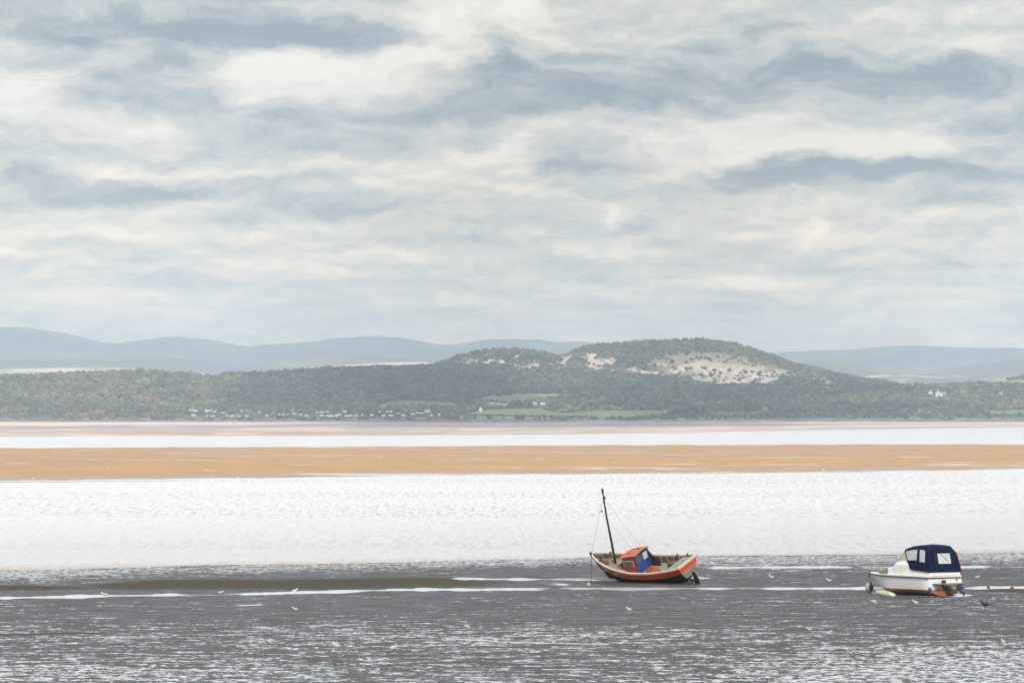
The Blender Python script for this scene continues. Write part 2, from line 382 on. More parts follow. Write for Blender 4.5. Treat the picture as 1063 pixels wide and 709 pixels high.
# wetness: 0 drained mud .. 1 standing water
wet = np.zeros_like(PX)
def riv(pts, hw, s, amt=1.0, x0=-999, x1=3000, wob=1.6):
    global wet
    c = poly(pts, PX) + (fbm(PX*.012, PX*0, s, 3)-.5)*wob
    w = hw*(.15+1.7*fbm(PX*.05, PX*0+3, s+1, 4))
    amt = amt*(.55+.45*sstep(.38, .52, fbm(PX*.013, PX*0+5, s+7, 3)))
    on = sstep(x0-12, x0+12, PX)*(1-sstep(x1-12, x1+12, PX))
    wet = np.maximum(wet, amt*on*np.exp(-((PY-c)/w)**4))
riv([(-400, 624), (0, 620.5), (110, 619), (230, 617.2), (400, 613.5), (520, 612), (600, 611.6), (740, 611.2), (900, 611), (1063, 610.4), (1500, 610)], 1.35, 20)
riv([(470, 601.5), (620, 602)], 1.2, 30, 1, 470, 625)
riv([(540, 604), (590, 607.5)], 1.8, 33, .75, 560, 592)
riv([(700, 599.5), (760, 600)], 1.6, 36, 1, 712, 745)
riv([(720, 590), (900, 589), (1100, 588.5)], 1.2, 40, .85, 735, 1400)
riv([(180, 634), (330, 623.5)], 1.0, 44, .55, 240, 350)
riv([(100, 668), (205, 665), (230, 662)], 1.2, 47, .9, 190, 226)
riv([(350, 666), (460, 663), (530, 666.5), (640, 669)], .8, 50, .62, 400, 640)
riv([(880, 619), (945, 618)], 2.0, 55, .9, 985, 1010)
riv([(897, 614), (925, 618.5)], 1.6, 58, .9, 898, 932)
zone = .45 + .10*sstep(606, 625, PY)*(1-sstep(628, 640, PY)) + .16*sstep(640, 672, PY) + .22*sstep(672, 700, PY)
zone += .16*sstep(640, 690, PY)*sstep(600, 1000, PX) - .10*sstep(650, 690, PY)*(1-sstep(100, 420, PX))
zone += .55*np.exp(-((PY-edge-3)/7.0)**2)
zone -= .9*np.clip(dry, 0, 1)
zone += (fbm(XW*.05, D*.03, 70, 3)-.5)*.6
V = np.stack([XW, D, z], -1).reshape(-1, 3)
m, nt, b = new_mat('wet_mud')
aw = N(nt, 'ShaderNodeAttribute', attribute_name='wet').outputs['Fac']; azn = N(nt, 'ShaderNodeAttribute', attribute_name='zone').outputs['Fac']; adr = N(nt, 'ShaderNodeAttribute', attribute_name='dry').outputs['Fac']
o = coords(nt, 'Object', (.55, .55, 1)); o2 = coords(nt, 'Object', (2.0, .8, 1)); o3 = coords(nt, 'Object', (.06, .10, 1)); o4 = coords(nt, 'Object', (3.4, .35, 1))
p1 = noise(nt, o, 1.0, 5, .62, .3); p2 = noise(nt, o2, 1.0, 3, .6); p3 = noise(nt, o3, 1.0, 4, .6); p4 = noise(nt, o4, 1.0, 2, .6)
p5 = noise(nt, coords(nt, 'Object', (.30, .75, 1), (3, 9, 0)), 1.0, 5, .65); p6 = noise(nt, coords(nt, 'Object', (1.3, 1.1, 1), (30, 9, 0)), 1.0, 3, .65); p7 = noise(nt, coords(nt, 'Object', (2.2, 1.3, 1), (7, 90, 0)), 1.0, 3, .7)
q = math_n(nt, 'ADD', math_n(nt, 'MULTIPLY', p1, .36), math_n(nt, 'ADD', math_n(nt, 'MULTIPLY', p5, .30), math_n(nt, 'MULTIPLY', p7, .34)))
thr = math_n(nt, 'SUBTRACT', .665, math_n(nt, 'MULTIPLY', azn, .22))
film = maprange(nt, math_n(nt, 'SUBTRACT', q, thr), -.006, .012, 0, 1, True)
p8 = noise(nt, coords(nt, 'Object', (2.4, 1.1, 1), (50, 9, 0)), 1.0, 3, .7)
film = math_n(nt, 'MULTIPLY', film, maprange(nt, p8, .48, .53, 1, .06, True))
film = math_n(nt, 'MAXIMUM', film, maprange(nt, math_n(nt, 'ADD', aw, math_n(nt, 'MULTIPLY', math_n(nt, 'SUBTRACT', p5, .5), 1.6)), .40, .62, 0, 1, True))
mud1 = mixc(nt, maprange(nt, p3, .35, .65), (.044, .047, .055), (.027, .026, .026))
mud1 = mixc(nt, maprange(nt, p5, .46, .62), mud1, (.100, .110, .130))
mud1 = mixc(nt, maprange(nt, p6, .53, .60, 0, .9), mud1, (.026, .023, .020))
mud1 = mixc(nt, maprange(nt, p2, .56, .68, 0, .7), mud1, (.045, .038, .028))
mud1 = mixc(nt, math_n(nt, 'MULTIPLY', maprange(nt, azn, .55, .85), maprange(nt, p2, .46, .56, 0, .85)), mud1, (.030, .024, .016))
mud1 = mixc(nt, maprange(nt, math_n(nt, 'ADD', adr, math_n(nt, 'MULTIPLY', math_n(nt, 'SUBTRACT', p5, .5), 1.6)), .15, .75), mud1, (.068, .058, .044))
L(nt, mud1, b.inputs['Base Color'])
L(nt, maprange(nt, adr, 0, 1, .50, .9), b.inputs['Roughness']); L(nt, maprange(nt, adr, 0.1, .6, .10, .03), b.inputs['Specular IOR Level'])
bp = N(nt, 'ShaderNodeBump'); bp.inputs['Strength'].default_value = .5; bp.inputs['Distance'].default_value = .06; L(nt, math_n(nt, 'ADD', p2, p6), bp.inputs['Height']); L(nt, bp.outputs[0], b.inputs['Normal'])
wb = N(nt, 'ShaderNodeBsdfPrincipled'); wb.inputs['Base Color'].default_value = (.60, .62, .66, 1); wb.inputs['Roughness'].default_value = .16; wb.inputs['IOR'].default_value = 1.33
b2 = N(nt, 'ShaderNodeBump'); b2.inputs['Strength'].default_value = .35; b2.inputs['Distance'].default_value = .03; L(nt, p4, b2.inputs['Height']); L(nt, b2.outputs[0], wb.inputs['Normal'])
ms = N(nt, 'ShaderNodeMixShader'); L(nt, film, ms.inputs[0]); L(nt, b.outputs[0], ms.inputs[1]); L(nt, wb.outputs[0], ms.inputs[2]); L(nt, ms.outputs[0], nt.nodes['Material Output'].inputs[0])
o = np_mesh('mud_flat', V, grid_faces(*PX.shape), m, True, dict(wet=wet, zone=zone, dry=np.clip(dry, 0, 1)))
o['kind'] = 'structure'

# ---- sand bank in the channel
TOP = [(-600, 465.5), (0, 465), (400, 463.2), (700, 461.8), (1063, 460.8), (1700, 460)]
BOT = [(-600, 504), (0, 501), (200, 499.3), (420, 496.5), (560, 495), (700, 492.3), (900, 489.5), (1063, 487), (1700, 482)]
cols = np.arange(-500, 1560, 5.0); vv = np.linspace(-.06, 1.06, 130)
PX, VV = np.meshgrid(cols, vv)
PYb = poly(TOP, PX)*(1-VV) + poly(BOT, PX)*VV
PYb = PYb + (fbm(PX*.03, PX*0+(VV > .5)*7, 84, 4)-.5)*1.4*np.abs(VV-.5)*2
D = EYE*F/(PYb-HOR); XW = (PX-CX)/F*D
z = .34*np.sin(np.pi*np.clip(VV, 0, 1))**.55 - .25*(np.abs(VV-.5) > .5)*(np.abs(VV-.5)-.5)/.06
z = z + (fbm(XW*.012, D*.006, 81, 4)-.5)*.10 - .03 - .10*sstep(.80, .86, VV)*(1-sstep(.95, 1, VV))
V = np.stack([XW, D, z], -1).reshape(-1, 3)
m, nt, b = new_mat('bank_sand')
at = N(nt, 'ShaderNodeAttribute', attribute_name='across').outputs['Fac']
o = coords(nt, 'Object', (.012, .018, 1)); o2 = coords(nt, 'Object', (.08, .02, 1))
s1 = noise(nt, o, 1, 6, .62, .4); s2 = noise(nt, o2, 1, 3, .6)
c = mixc(nt, maprange(nt, s1, .35, .65), (.47, .305, .175), (.40, .275, .18))
c = mixc(nt, math_n(nt, 'MULTIPLY', maprange(nt, at, .52, .66, 0, 1, True), maprange(nt, at, .74, .84, 1, 0, True)), c, (.46, .29, .15))
c = mixc(nt, maprange(nt, at, .74, .86, 0, .85, True), c, (.40, .295, .235))
c = mixc(nt, maprange(nt, s2, .40, .62, 0, .35), c, (.30, .22, .15))
c = mixc(nt, maprange(nt, at, .10, .02, 0, .6, True), c, (.40, .27, .16))
wetm = math_n(nt, 'MULTIPLY', maprange(nt, math_n(nt, 'ADD', s1, math_n(nt, 'MULTIPLY', s2, .35)), .73, .80, 0, 1, True), maprange(nt, at, .35, .8, .3, 1))
wetm2 = math_n(nt, 'MULTIPLY', maprange(nt, s1, .60, .66, 0, .9, True), math_n(nt, 'MULTIPLY', maprange(nt, at, .60, .70, 0, 1, True), maprange(nt, at, .78, .86, 1, 0, True)))
wetm = math_n(nt, 'MAXIMUM', wetm, wetm2)
L(nt, mixc(nt, wetm, c, (.55, .50, .46)), b.inputs['Base Color']); L(nt, maprange(nt, wetm, 0, 1, .95, .25), b.inputs['Roughness']); L(nt, maprange(nt, wetm, 0, 1, .03, .6), b.inputs['Specular IOR Level'])
o = np_mesh('sand_bank', V, grid_faces(*PX.shape), m, True, dict(across=VV)); o['kind'] = 'structure'

# ---- far tidal flat below the woods
FB = [(-600, 454), (0, 453), (400, 452.0), (600, 450.6), (700, 449.5), (800, 447.5), (960, 445.0), (1063, 444), (1700, 441)]
cols = np.arange(-500, 1560, 5.0); vv = np.linspace(-.05, 1.0, 70)
PX, VV = np.meshgrid(cols, vv)
PYb = (poly(FB, PX)+(fbm(PX*.02, PX*0, 91, 3)-.5)*1.0)*(1-VV) + 436.4*VV
D = EYE*F/(PYb-HOR); XW = (PX-CX)/F*D
z = .25 + .5*VV + (fbm(XW*.004, D*.002, 93, 3)-.5)*.15; z[VV < 0] = -.3
V = np.stack([XW, D, z], -1).reshape(-1, 3)
left = (1-sstep(60, 420, PX)); right = sstep(780, 840, PX)
A = s2l((175, 165, 178)); A = np.array((.44, .37, .38)); SAND = np.array((.72, .58, .50)); BR = np.array((.44, .33, .25)); PU = np.array((.32, .27, .30))
nn = fbm(PX*.012, VV*9, 95, 4)
colr = A[None, None, :]*np.ones(PX.shape+(1,))
def mixn(c, f, k): f = np.clip(f, 0, 1)[..., None]; return c*(1-f)+k*f
colr = mixn(colr, left*sstep(.62, .72, VV+(nn-.5)*.3)*1.2, SAND)
colr = mixn(colr, right*sstep(.25, .4, VV)*.9, SAND)
colr = mixn(colr, sstep(.42, .5, VV+(nn-.5)*.25)*(1-sstep(.60, .68, VV+(nn-.5)*.2))*.7, PU)
colr = mixn(colr, sstep(.30, .12, VV+(nn-.5)*.2)*(1-right), BR)
colr = mixn(colr, (nn > .60)*.5, SAND)
m, nt, b = new_mat('far_flat'); a = N(nt, 'ShaderNodeAttribute', attribute_name='tint'); L(nt, a.outputs['Color'], b.inputs['Base Color']); b.inputs['Roughness'].default_value = .8; b.inputs['Specular IOR Level'].default_value = .2
o = np_mesh('far_tidal_flat', V, grid_faces(*PX.shape), m, True, None, dict(tint=colr.reshape(-1, 3))); o['kind'] = 'structure'

# ================================================================ HILLS
ROWS = [  # distance, apparent height profile
 (8350, [(-700, 438.8), (1800, 438.8)]),
 (8520, [(-700, 436.2), (0, 436.2), (440, 436.5), (480, 435), (520, 434.5), (560, 436), (640, 436.5), (800, 436), (860, 434.5), (920, 434.5), (1000, 435), (1800, 435)]),
 (8800, [(-700, 428), (0, 428), (200, 432), (440, 433), (560, 434), (700, 433), (1063, 427), (1800, 425)]),
 (9250, [(-700, 414), (0, 415), (200, 422), (360, 424), (450, 428), (560, 428), (700, 425), (800, 424), (1063, 414), (1800, 410)]),
 (9750, [(-700, 401), (0, 401), (150, 401), (260, 405), (360, 408), (450, 415), (560, 418), (700, 414), (800, 413), (1000, 408), (1063, 404), (1800, 398)]),
 (10250, [(-700, 388), (0, 392.5), (100, 389.5), (190, 388.5), (220, 390), (270, 391), (350, 386.5), (400, 385), (440, 387), (480, 398), (560, 407), (700, 408), (800, 406), (900, 406), (930, 404), (1000, 400), (1063, 391.5), (1800, 384)]),
 (10600, [(-700, 400), (0, 404), (200, 399), (300, 394), (350, 387), (440, 385), (500, 387), (560, 397), (700, 402), (800, 398), (870, 396), (930, 404), (1000, 401), (1063, 393), (1800, 380)]),
 (11000, [(-700, 420), (200, 415), (350, 392), (440, 383), (500, 375), (560, 378), (620, 385), (700, 388), (770, 388), (850, 392), (905, 396), (930, 404), (1000, 405), (1063, 400), (1800, 395)]),
 (11300, [(-700, 428), (300, 412), (410, 389), (440, 384), (462, 376), (480, 368), (500, 364.5), (520, 362), (540, 362), (560, 364), (575, 368), (588, 371), (600, 364), (620, 362), (660, 360), (700, 362), (760, 368), (800, 379), (850, 386.5), (905, 395), (960, 404), (1800, 410)]),
 (11600, [(-700, 430), (380, 420), (480, 382), (560, 376), (590, 368), (605, 361), (620, 358.5), (660, 356), (700, 353), (730, 353), (755, 355.5), (775, 359.5), (800, 367), (820, 374), (850, 382.5), (880, 390), (905, 396), (960, 410), (1800, 420)]),
 (12300, [(-700, 431.5), (500, 420), (700, 400), (900, 428), (1800, 431.5)]),
 (13200, [(-700, 433), (1800, 433)]),
]
RD = np.array([r[0] for r in ROWS], float)
def hill_py(px, d):
    px = np.asarray(px, float); d = np.asarray(d, float)
    prof = np.stack([poly(r[1], px) for r in ROWS], 0)
    k = np.clip(np.searchsorted(RD, d, side='right')-1, 0, len(RD)-2)
    t = (d-RD[k])/(RD[k+1]-RD[k])
    t = np.clip(t, 0, 1)
    take = lambda kk: np.take_along_axis(prof, kk[None], 0)[0]
    return take(k)*(1-t)+take(k+1)*t
def hill_z(px, d):
    py = hill_py(px, d); x = (px-CX)/F*d
    zz = EYE+(HOR-py)/F*d
    amp = np.clip(zz-2, 0, 30)/30
    return zz + amp*((fbm(x*.006, d*.004, 120, 4)-.5)*16 + (fbm(x*.03, d*.02, 130, 3)-.5)*5)
def inpoly(x, y, P):
    x = np.asarray(x); y = np.asarray(y); r = np.zeros(x.shape, bool); n = len(P)
    for i in range(n):
        x1, y1 = P[i]; x2, y2 = P[(i+1) % n]
        c = ((y1 > y) != (y2 > y)) & (x < (x2-x1)*(y-y1)/(y2-y1+1e-12)+x1); r ^= c
    return r
FIELDS = [  # in apparent position on the slope, brightness
 ([(385, 424), (400, 417), (430, 415.5), (475, 418), (490, 421), (470, 423), (430, 424.5), (400, 426)], 1.0),
 ([(478, 420), (505, 411), (560, 408.5), (600, 409.5), (592, 413), (560, 416), (545, 419.5), (510, 422)], 1.0),
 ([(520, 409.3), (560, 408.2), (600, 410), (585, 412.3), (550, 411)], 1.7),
 ([(470, 432), (500, 426), (560, 423.5), (575, 428), (640, 430), (640, 434), (540, 434.5), (480, 434)], 1.0),
 ([(585, 430), (620, 426), (700, 425.5), (690, 430), (650, 434), (590, 434)], 1.1),
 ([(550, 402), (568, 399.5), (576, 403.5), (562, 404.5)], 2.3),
 ([(180, 391.5), (230, 391.3), (228, 393), (182, 393)], 1.5),
 ([(1010, 427), (1063, 425), (1150, 425), (1150, 432), (1030, 430)], 1.1),
 ([(692, 414.5), (710, 414), (708, 416), (694, 416)], 1.2),
 ([(740, 428), (790, 427), (790, 430), (742, 431)], 1.0),
 ([(1020, 396), (1063, 394), (1090, 396), (1060, 399), (1025, 399)], 1.6),
 ([(395, 402), (430, 401.5), (432, 403), (396, 404)], .9),
]
def rock_amount(px, py):
    n = fbm(px*.06, py*.16, 150, 4); n2 = fbm(px*.11, py*.25, 157, 3)
    big = np.clip(1.2-(((px-752)/60)**2+((py-388-(px-752)*.10)/13)**2), 0, 1)*1.6
    big = big*(py > 366+(px-700)*.02)
    big = big*(n+.25*n2 > .40+.35*(big < .8))
    r = np.clip(big, 0, 1.0)*(n > .38)
    r = np.maximum(r, 1.0*((n > .52) & (np.abs(py-(375+(px-600)*.10)) < 3.5+5*n2) & (px > 590) & (px < 760)))
    r = np.maximum(r, 1.0*((n > .50) & (np.abs(py-375) < 8) & (px > 440) & (px < 620) & (n2 > .42)))
    r = np.maximum(r, 1.0*((n > .47) & (np.abs(py-(388+(px-800)*.2)) < 7) & (px > 790) & (px < 870)))
    r = np.maximum(r, .8*((n > .56) & (np.abs(py-377) < 4) & (px > 448) & (px < 490)))
    return r
cols = np.arange(-520, 1580, 2.0); dd = np.concatenate([np.arange(8350, 10400, 22.), np.arange(10400, 11700, 9.), np.arange(11700, 13201, 100.)])
PX, D = np.meshgrid(cols, dd); XW = (PX-CX)/F*D; ZW = hill_z(PX, D); PYa = HOR-(ZW-EYE)/D*F
c = np.ones(PX.shape+(1,))*np.array((.065, .07, .04)); nn = fbm(XW*.02, D*.01, 140, 4)
c = mixn(c, sstep(.45, .7, nn), np.array((.12, .11, .06)))
rk = rock_amount(PX, PYa)
grassy = np.clip(1.35-(((PX-742)/64)**2+((PYa-380-(PX-742)*.08)/14)**2), 0, 1)*(D > 10500)
c = mixn(c, grassy*1.6*(.45+.9*fbm(PX*.2, PYa*.5, 197, 3)), np.array((.33, .285, .17)))
rkg = sstep(.48, .60, fbm(PX*.35, PYa*.8, 191, 3)); rk = rk*(1-.65*rkg)
c = mixn(c, rk*np.clip(.45+1.0*nn, 0, 1), np.array((.82, .64, .55))*(.8+.4*fbm(XW*.04, D*.05, 182, 3))[..., None])
fld = np.zeros(PX.shape)
for P_, br in FIELDS:
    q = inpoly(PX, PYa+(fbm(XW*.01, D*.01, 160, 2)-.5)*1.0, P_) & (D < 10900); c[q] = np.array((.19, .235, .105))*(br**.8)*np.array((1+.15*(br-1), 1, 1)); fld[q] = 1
shore = (D < 8520+0*D) | ((PYa > 433.2) & (D < 8900))
c = mixn(c, shore*(fbm(PX*.05, D*.05, 170, 3) > .42)*.8, np.array((.30, .27, .26)))
c = c*(.85+.3*fbm(XW*.05, D*.03, 175, 3))[..., None]
m, nt, b = new_mat('hill_ground'); a = N(nt, 'ShaderNodeAttribute', attribute_name='tint')
hn = noise(nt, coords(nt, 'Object', (1, 1, 1)), .12, 4, .6)
L(nt, mixc(nt, maprange(nt, hn, .3, .7, 0, .4), a.outputs['Color'], (.08, .075, .05)), b.inputs['Base Color']); b.inputs['Roughness'].default_value = .95; b.inputs['Specular IOR Level'].default_value = .1
V = np.stack([XW, D, ZW], -1).reshape(-1, 3)
o = np_mesh('hills', V, grid_faces(*PX.shape), m, False, None, dict(tint=c.reshape(-1, 3))); o['kind'] = 'structure'

# farther ground: pale farmland rise, then the fells
def ridge(name, d0, prof, depth, col1, col2, amp, seed, spread=1.0, colfn=None):
    cols = np.arange(-700, 1760, 4.0); t = np.linspace(0, 1, 70)
    PXr, T = np.meshgrid(cols, t); Dr = d0 - depth*.5 + depth*T
    shape = np.sin(np.pi*np.clip(T*.62, 0, 1))**1.3 * 1.0; shape = np.where(T < .8, shape/np.sin(np.pi*.5)**1.3, shape)
    Xr = (PXr-CX)/F*d0*(Dr/d0)
    H = EYE+(HOR-poly(prof, PXr))/F*d0
    n = fbm(Xr/d0*22, Dr/d0*30, seed, 5)
    rid = 1-np.abs(2*fbm(Xr/d0*40, Dr/d0*16, seed+9, 4)-1)
    zz = H*shape*(1-amp*.6*(1-shape)) + H*amp*((n-.5)*.9+(rid-.6)*.7)*shape*(1-sstep(.72, .80, T)*.95)
    zz[0] = -2
    V = np.stack([Xr, Dr, zz], -1).reshape(-1, 3)
    f = fbm(Xr/d0*70, Dr/d0*60, seed+5, 4)
    cc = mixn(np.ones(PXr.shape+(1,))*np.array(col1), sstep(.42, .62, f), np.array(col2))
    if colfn is not None: cc = colfn(cc, PXr, T)
    mm, nt, b = new_mat(name+'_grass'); a = N(nt, 'ShaderNodeAttribute', attribute_name='tint'); L(nt, a.outputs['Color'], b.inputs['Base Color']); b.inputs['Roughness'].default_value = 1; b.inputs['Specular IOR Level'].default_value = 0
    o = np_mesh(name, V, grid_faces(*PXr.shape), mm, True, None, dict(tint=cc.reshape(-1, 3))); o['kind'] = 'structure'; return o
ridge('farmland_rise', 15500, [(-700, 381), (0, 381), (60, 379.5), (130, 379.5), (165, 384), (240, 388), (310, 384), (350, 378), (400, 375), (440, 374), (475, 378), (520, 390), (600, 400), (800, 392), (860, 388), (920, 386.5), (1000, 389), (1063, 388), (1750, 384)],
      2500, (.74, .62, .52), (.42, .40, .28), .10, 200, colfn=lambda cc, px_, t_: mixn(cc, (px_ > 700)*(fbm(px_*.03, t_*30, 71, 3) < .60)*.9, np.array((.13, .15, .12))))
def fellcol(cc, PXr, T):
    return cc
FELL = [(-700, 352), (-200, 345), (-40, 338), (0, 336), (25, 337), (60, 342), (85, 347.5), (105, 352.5), (125, 352.3), (150, 347), (185, 345.5), (215, 348.5), (240, 352), (258, 356), (290, 353.5), (330, 352), (345, 349.5), (375, 348), (420, 350.5), (455, 354.5), (475, 355.5), (500, 351.5), (540, 350.5), (600, 353.5), (650, 358.5), (700, 362), (760, 364), (790, 362.5), (850, 359), (900, 358), (950, 357.5), (1020, 360.5), (1063, 358.5), (1200, 356), (1750, 352)]
ridge('fells', 27500, FELL, 7000, (.17, .16, .11), (.10, .11, .07), .16, 220)
FELL2 = [(-700, 380), (0, 372), (150, 366), (250, 376), (330, 366), (450, 372), (560, 378), (760, 385), (850, 372), (960, 380), (1063, 371), (1750, 365)]
ridge('lower_fells', 20500, FELL2, 3500, (.16, .15, .10), (.26, .24, .17), .12, 240)

# ================================================================ WOODS
def icos(sub):
    bm = bmesh.new(); bmesh.ops.create_icosphere(bm, subdivisions=sub, radius=1); bm.verts.ensure_lookup_table()
    v = np.array([x.co[:] for x in bm.verts]); f = np.array([[w.index for w in q.verts] for q in bm.faces]); bm.free(); return v, f
IV, IF = icos(2)
PROTO = []
for k in range(8):
    s = 1+.38*(RNG.random(len(IV))-.5)+.22*np.sin(IV[:, 0]*3.1+k)*np.cos(IV[:, 1]*2.7+k*2)
    PROTO.append(IV*s[:, None])
def crowns(name, x, y, zg, w, h, tint):
    """many crowns as one mesh: centres, ground height, width, height, colour"""
    n = len(x); Vs = np.empty((n, len(IV), 3)); k = RNG.integers(0, 8, n); a = RNG.random(n)*6.283
    P_ = np.stack(PROTO)[k]; ca, sa = np.cos(a), np.sin(a)
    Vs[:, :, 0] = (P_[:, :, 0]*ca[:, None]-P_[:, :, 1]*sa[:, None])*w[:, None]/2 + x[:, None]
    Vs[:, :, 1] = (P_[:, :, 0]*sa[:, None]+P_[:, :, 1]*ca[:, None])*w[:, None]/2 + y[:, None]
    Vs[:, :, 2] = P_[:, :, 2]*h[:, None]*.5 + (zg+h*.48)[:, None]
    Fs = IF[None]+(np.arange(n)*len(IV))[:, None, None]
    t = np.repeat(tint, len(IV), 0) * (.55+.9*RNG.random(n*len(IV)))[:, None]
    return np_mesh(name, Vs.reshape(-1, 3), Fs.reshape(-1, 3), M['leaf'], False, None, dict(tint=t))
NT = 62000
d = 8530+(11640-8530)*RNG.random(NT)**.9; px = -380+1830*RNG.random(NT)
zg = hill_z(px, d); x = (px-CX)/F*d; py = HOR-(zg-EYE)/d*F
# drop what stands on hidden far slopes
slope = hill_z(px, d+60)-hill_z(px, d-20)
keep = (slope > -6)
infield = np.zeros(NT, bool)
for P_, br in FIELDS: infield |= inpoly(px, py, P_) & (d < 10900)
big = np.clip(1.35-(((px-746)/62)**2+((py-385-(px-746)*.08)/16)**2), 0, 1)*(d > 10500)
p = RNG.random(NT)
keep &= ~infield
bn = fbm(px*.10, py*.22, 333, 3); keep &= ~((big > 0) & (p > np.where(bn > .50, .5, .03)+.22*sstep(383, 374, py)*(bn > .36)))
for hx, hy, hw_ in ((966, 410.5, 5), (973.5, 411.2, 6), (981, 409.5, 5), (1039.5, 409.5, 6), (794, 425.5, 7), (499, 427, 4), (443.5, 427.5, 6), (518, 421.5, 13), (560, 420.7, 9), (203, 430, 7), (217, 430, 9)):
    keep &= ~((np.abs(px-hx) < hw_) & (py > hy-.5) & (py < hy+4.5))
rk = rock_amount(px, py); keep &= ~((rk > .5) & (p > .12))
keep &= ~((py > 433) & (p > .25)) ; keep &= ~((py > 426) & (py < 434) & (px > 190) & (px < 440) & (p > .38))
keep &= ~((px > 380) & (px < 720) & (py > 420) & (p > .45))
d, px, zg, x, py = d[keep], px[keep], zg[keep], x[keep], py[keep]; n = len(d)
f = fbm(x*.012, d*.006, 300, 3); g = RNG.random(n); f2 = fbm(x*.004, d*.003, 310, 3)
green = np.array((.055, .075, .030)); olive = np.array((.20, .17, .075)); brown = np.array((.23, .14, .08)); darkp = np.array((.028, .045, .026)); lime = np.array((.22, .22, .08))
t = np.ones((n, 1))*green
def mixa(c, f, k): f = np.clip(f, 0, 1)[:, None]; return c*(1-f)+k*f
warm = np.clip((1-sstep(200, 330, px))*1.2+sstep(395, 365, py)*(px > 440)*.7, 0, 1)
t = mixa(t, (g < .25+.40*warm)*(.4+.6*f), olive); t = mixa(t, (g > .72-.22*warm)*.8*(f2 > .42), brown)
t = mixa(t, ((g > .3) & (g < .48))*.9, darkp); t = mixa(t, (g > .95)*1., lime)
t = t*(.35+1.3*fbm(x*.02, d*.008, 345, 3))[:, None]*(.6+.8*RNG.random(n))[:, None]
t = mixa(t, sstep(250, 420, px)*(py > 380)*(px < 560)*.35, darkp)  # cloud shade over the middle woods, put into the crown tint
w = 7+11*RNG.random(n)**1.6; h = 6+7*RNG.random(n)
sm = (px > 440) & (py < 402); w[sm] *= .72; h[sm] *= .62
lowz = py > 430; w[lowz] *= .7; h[lowz] *= .55
o = crowns('woodland', x, d, zg-1, w, h, t); tag(o, 'dense mixed woodland in autumn green and brown covering the far hills', 'woodland', kind='stuff')
print('trees', n)

# single trees one can pick out
def tree(px, py_target, d, w, h, label, group=None, tint=(.05, .07, .03)):
    # find the distance on the slope where this apparent height lies
    dds = np.arange(d[0], d[1], 8.); q = hill_z(np.full(len(dds), px), dds); pyy = HOR-(q-EYE)/dds*F
    k = int(np.argmin(np.abs(pyy-py_target))); dist = dds[k]; zz = q[k]
    root = empty('tree', (gx(px, dist), dist, zz-.2), label, 'tree', group)
    tr = MB().tube([(0, 0, 0), (.1, 0, h*.3), (0, .1, h*.6)], [w*.05, w*.035, w*.02], 7)
    for k in range(4):
        a = k*1.6+px; tr.tube([(0, 0, h*.35), (math.cos(a)*w*.28, math.sin(a)*w*.28, h*.68)], [w*.02, w*.008], 5)
    tr.build('trunk', 'bark', root)
    r = np.random.default_rng(int(px*7)); nb = 26
    th = r.random(nb)*6.283; rr = r.random(nb)**.5*w*.36; hh = h*(.35+.5*r.random(nb)); rr *= np.sqrt(np.clip(1-((hh/h-.55)/.5)**2, .1, 1))
    o = crowns('crown', rr*np.cos(th), rr*np.sin(th), hh-h*.15, w*(.24+.14*r.random(nb)), h*(.24+.12*r.random(nb)), np.ones((nb, 1))*np.array(tint)*(.7+.6*r.random((nb, 1))))
    o.parent = root; return root
SCREE = [(666, 391, 'round dark bush at the left foot of the pale limestone scree'), (680, 380, 'small bush on the upper left edge of the pale scree'),
 (713, 385, 'dark bush high on the left half of the pale scree'), (717, 383, 'dark bush touching another near the top left of the scree'), (739, 391, 'large dark clump low in the left centre of the scree'),
 (748, 388, 'dark clump right beside the large one in the scree centre'), (757, 385, 'largest dark bush high in the middle of the pale scree'), (774, 388, 'round bush right of the scree middle'),
 (781, 387, 'small round bush between two larger ones on the right of the scree'), (789, 388, 'dark round bush near the right end of the pale scree'), (723, 372, 'bush on the grassy top of the scree, left of the summit slope'),
 (737, 374, 'wide bush in the grass above the scree'), (698, 377, 'dark bush in the grass left of the scree top'), (729, 391, 'low bush at the foot of the scree, left of the large clump')]
for i, (a, b_, lab) in enumerate(SCREE):
    s = 1.0+.5*((i*37) % 5)/5; tree(a, b_+1, (10650, 11600), 9*s, 9*s*.9, lab, 'bushes on the limestone scree')
FT = [(539, 423, 'big round tree left of the pair in the green fields by the village'), (547, 421.5, 'tall tree right of the pair in the green fields by the village'), (475, 425.5, 'tree in the hedge left of the white cottage'), (486, 425.5, 'broad tree just left of the white cottage'),
 (460, 426, 'dark round tree in the field, well left of the white cottage'), (556, 419, 'small lone tree in the field right of the pair'), (600, 424, 'dark tree at the left of the copse between the fields'), (612, 425, 'broad dark tree in the copse between the fields'), (606, 428, 'lower dark tree of the copse between the fields')]
for i, (a, b_, lab) in enumerate(FT):
    s = (1.4, 1.25, .8, 1.2, 1.0, .6, 1.2, 1.5, 1.2)[i]; tree(a, b_, (8600, 10200), 12*s, 11*s, lab, 'trees between the fields', (.035, .055, .032))

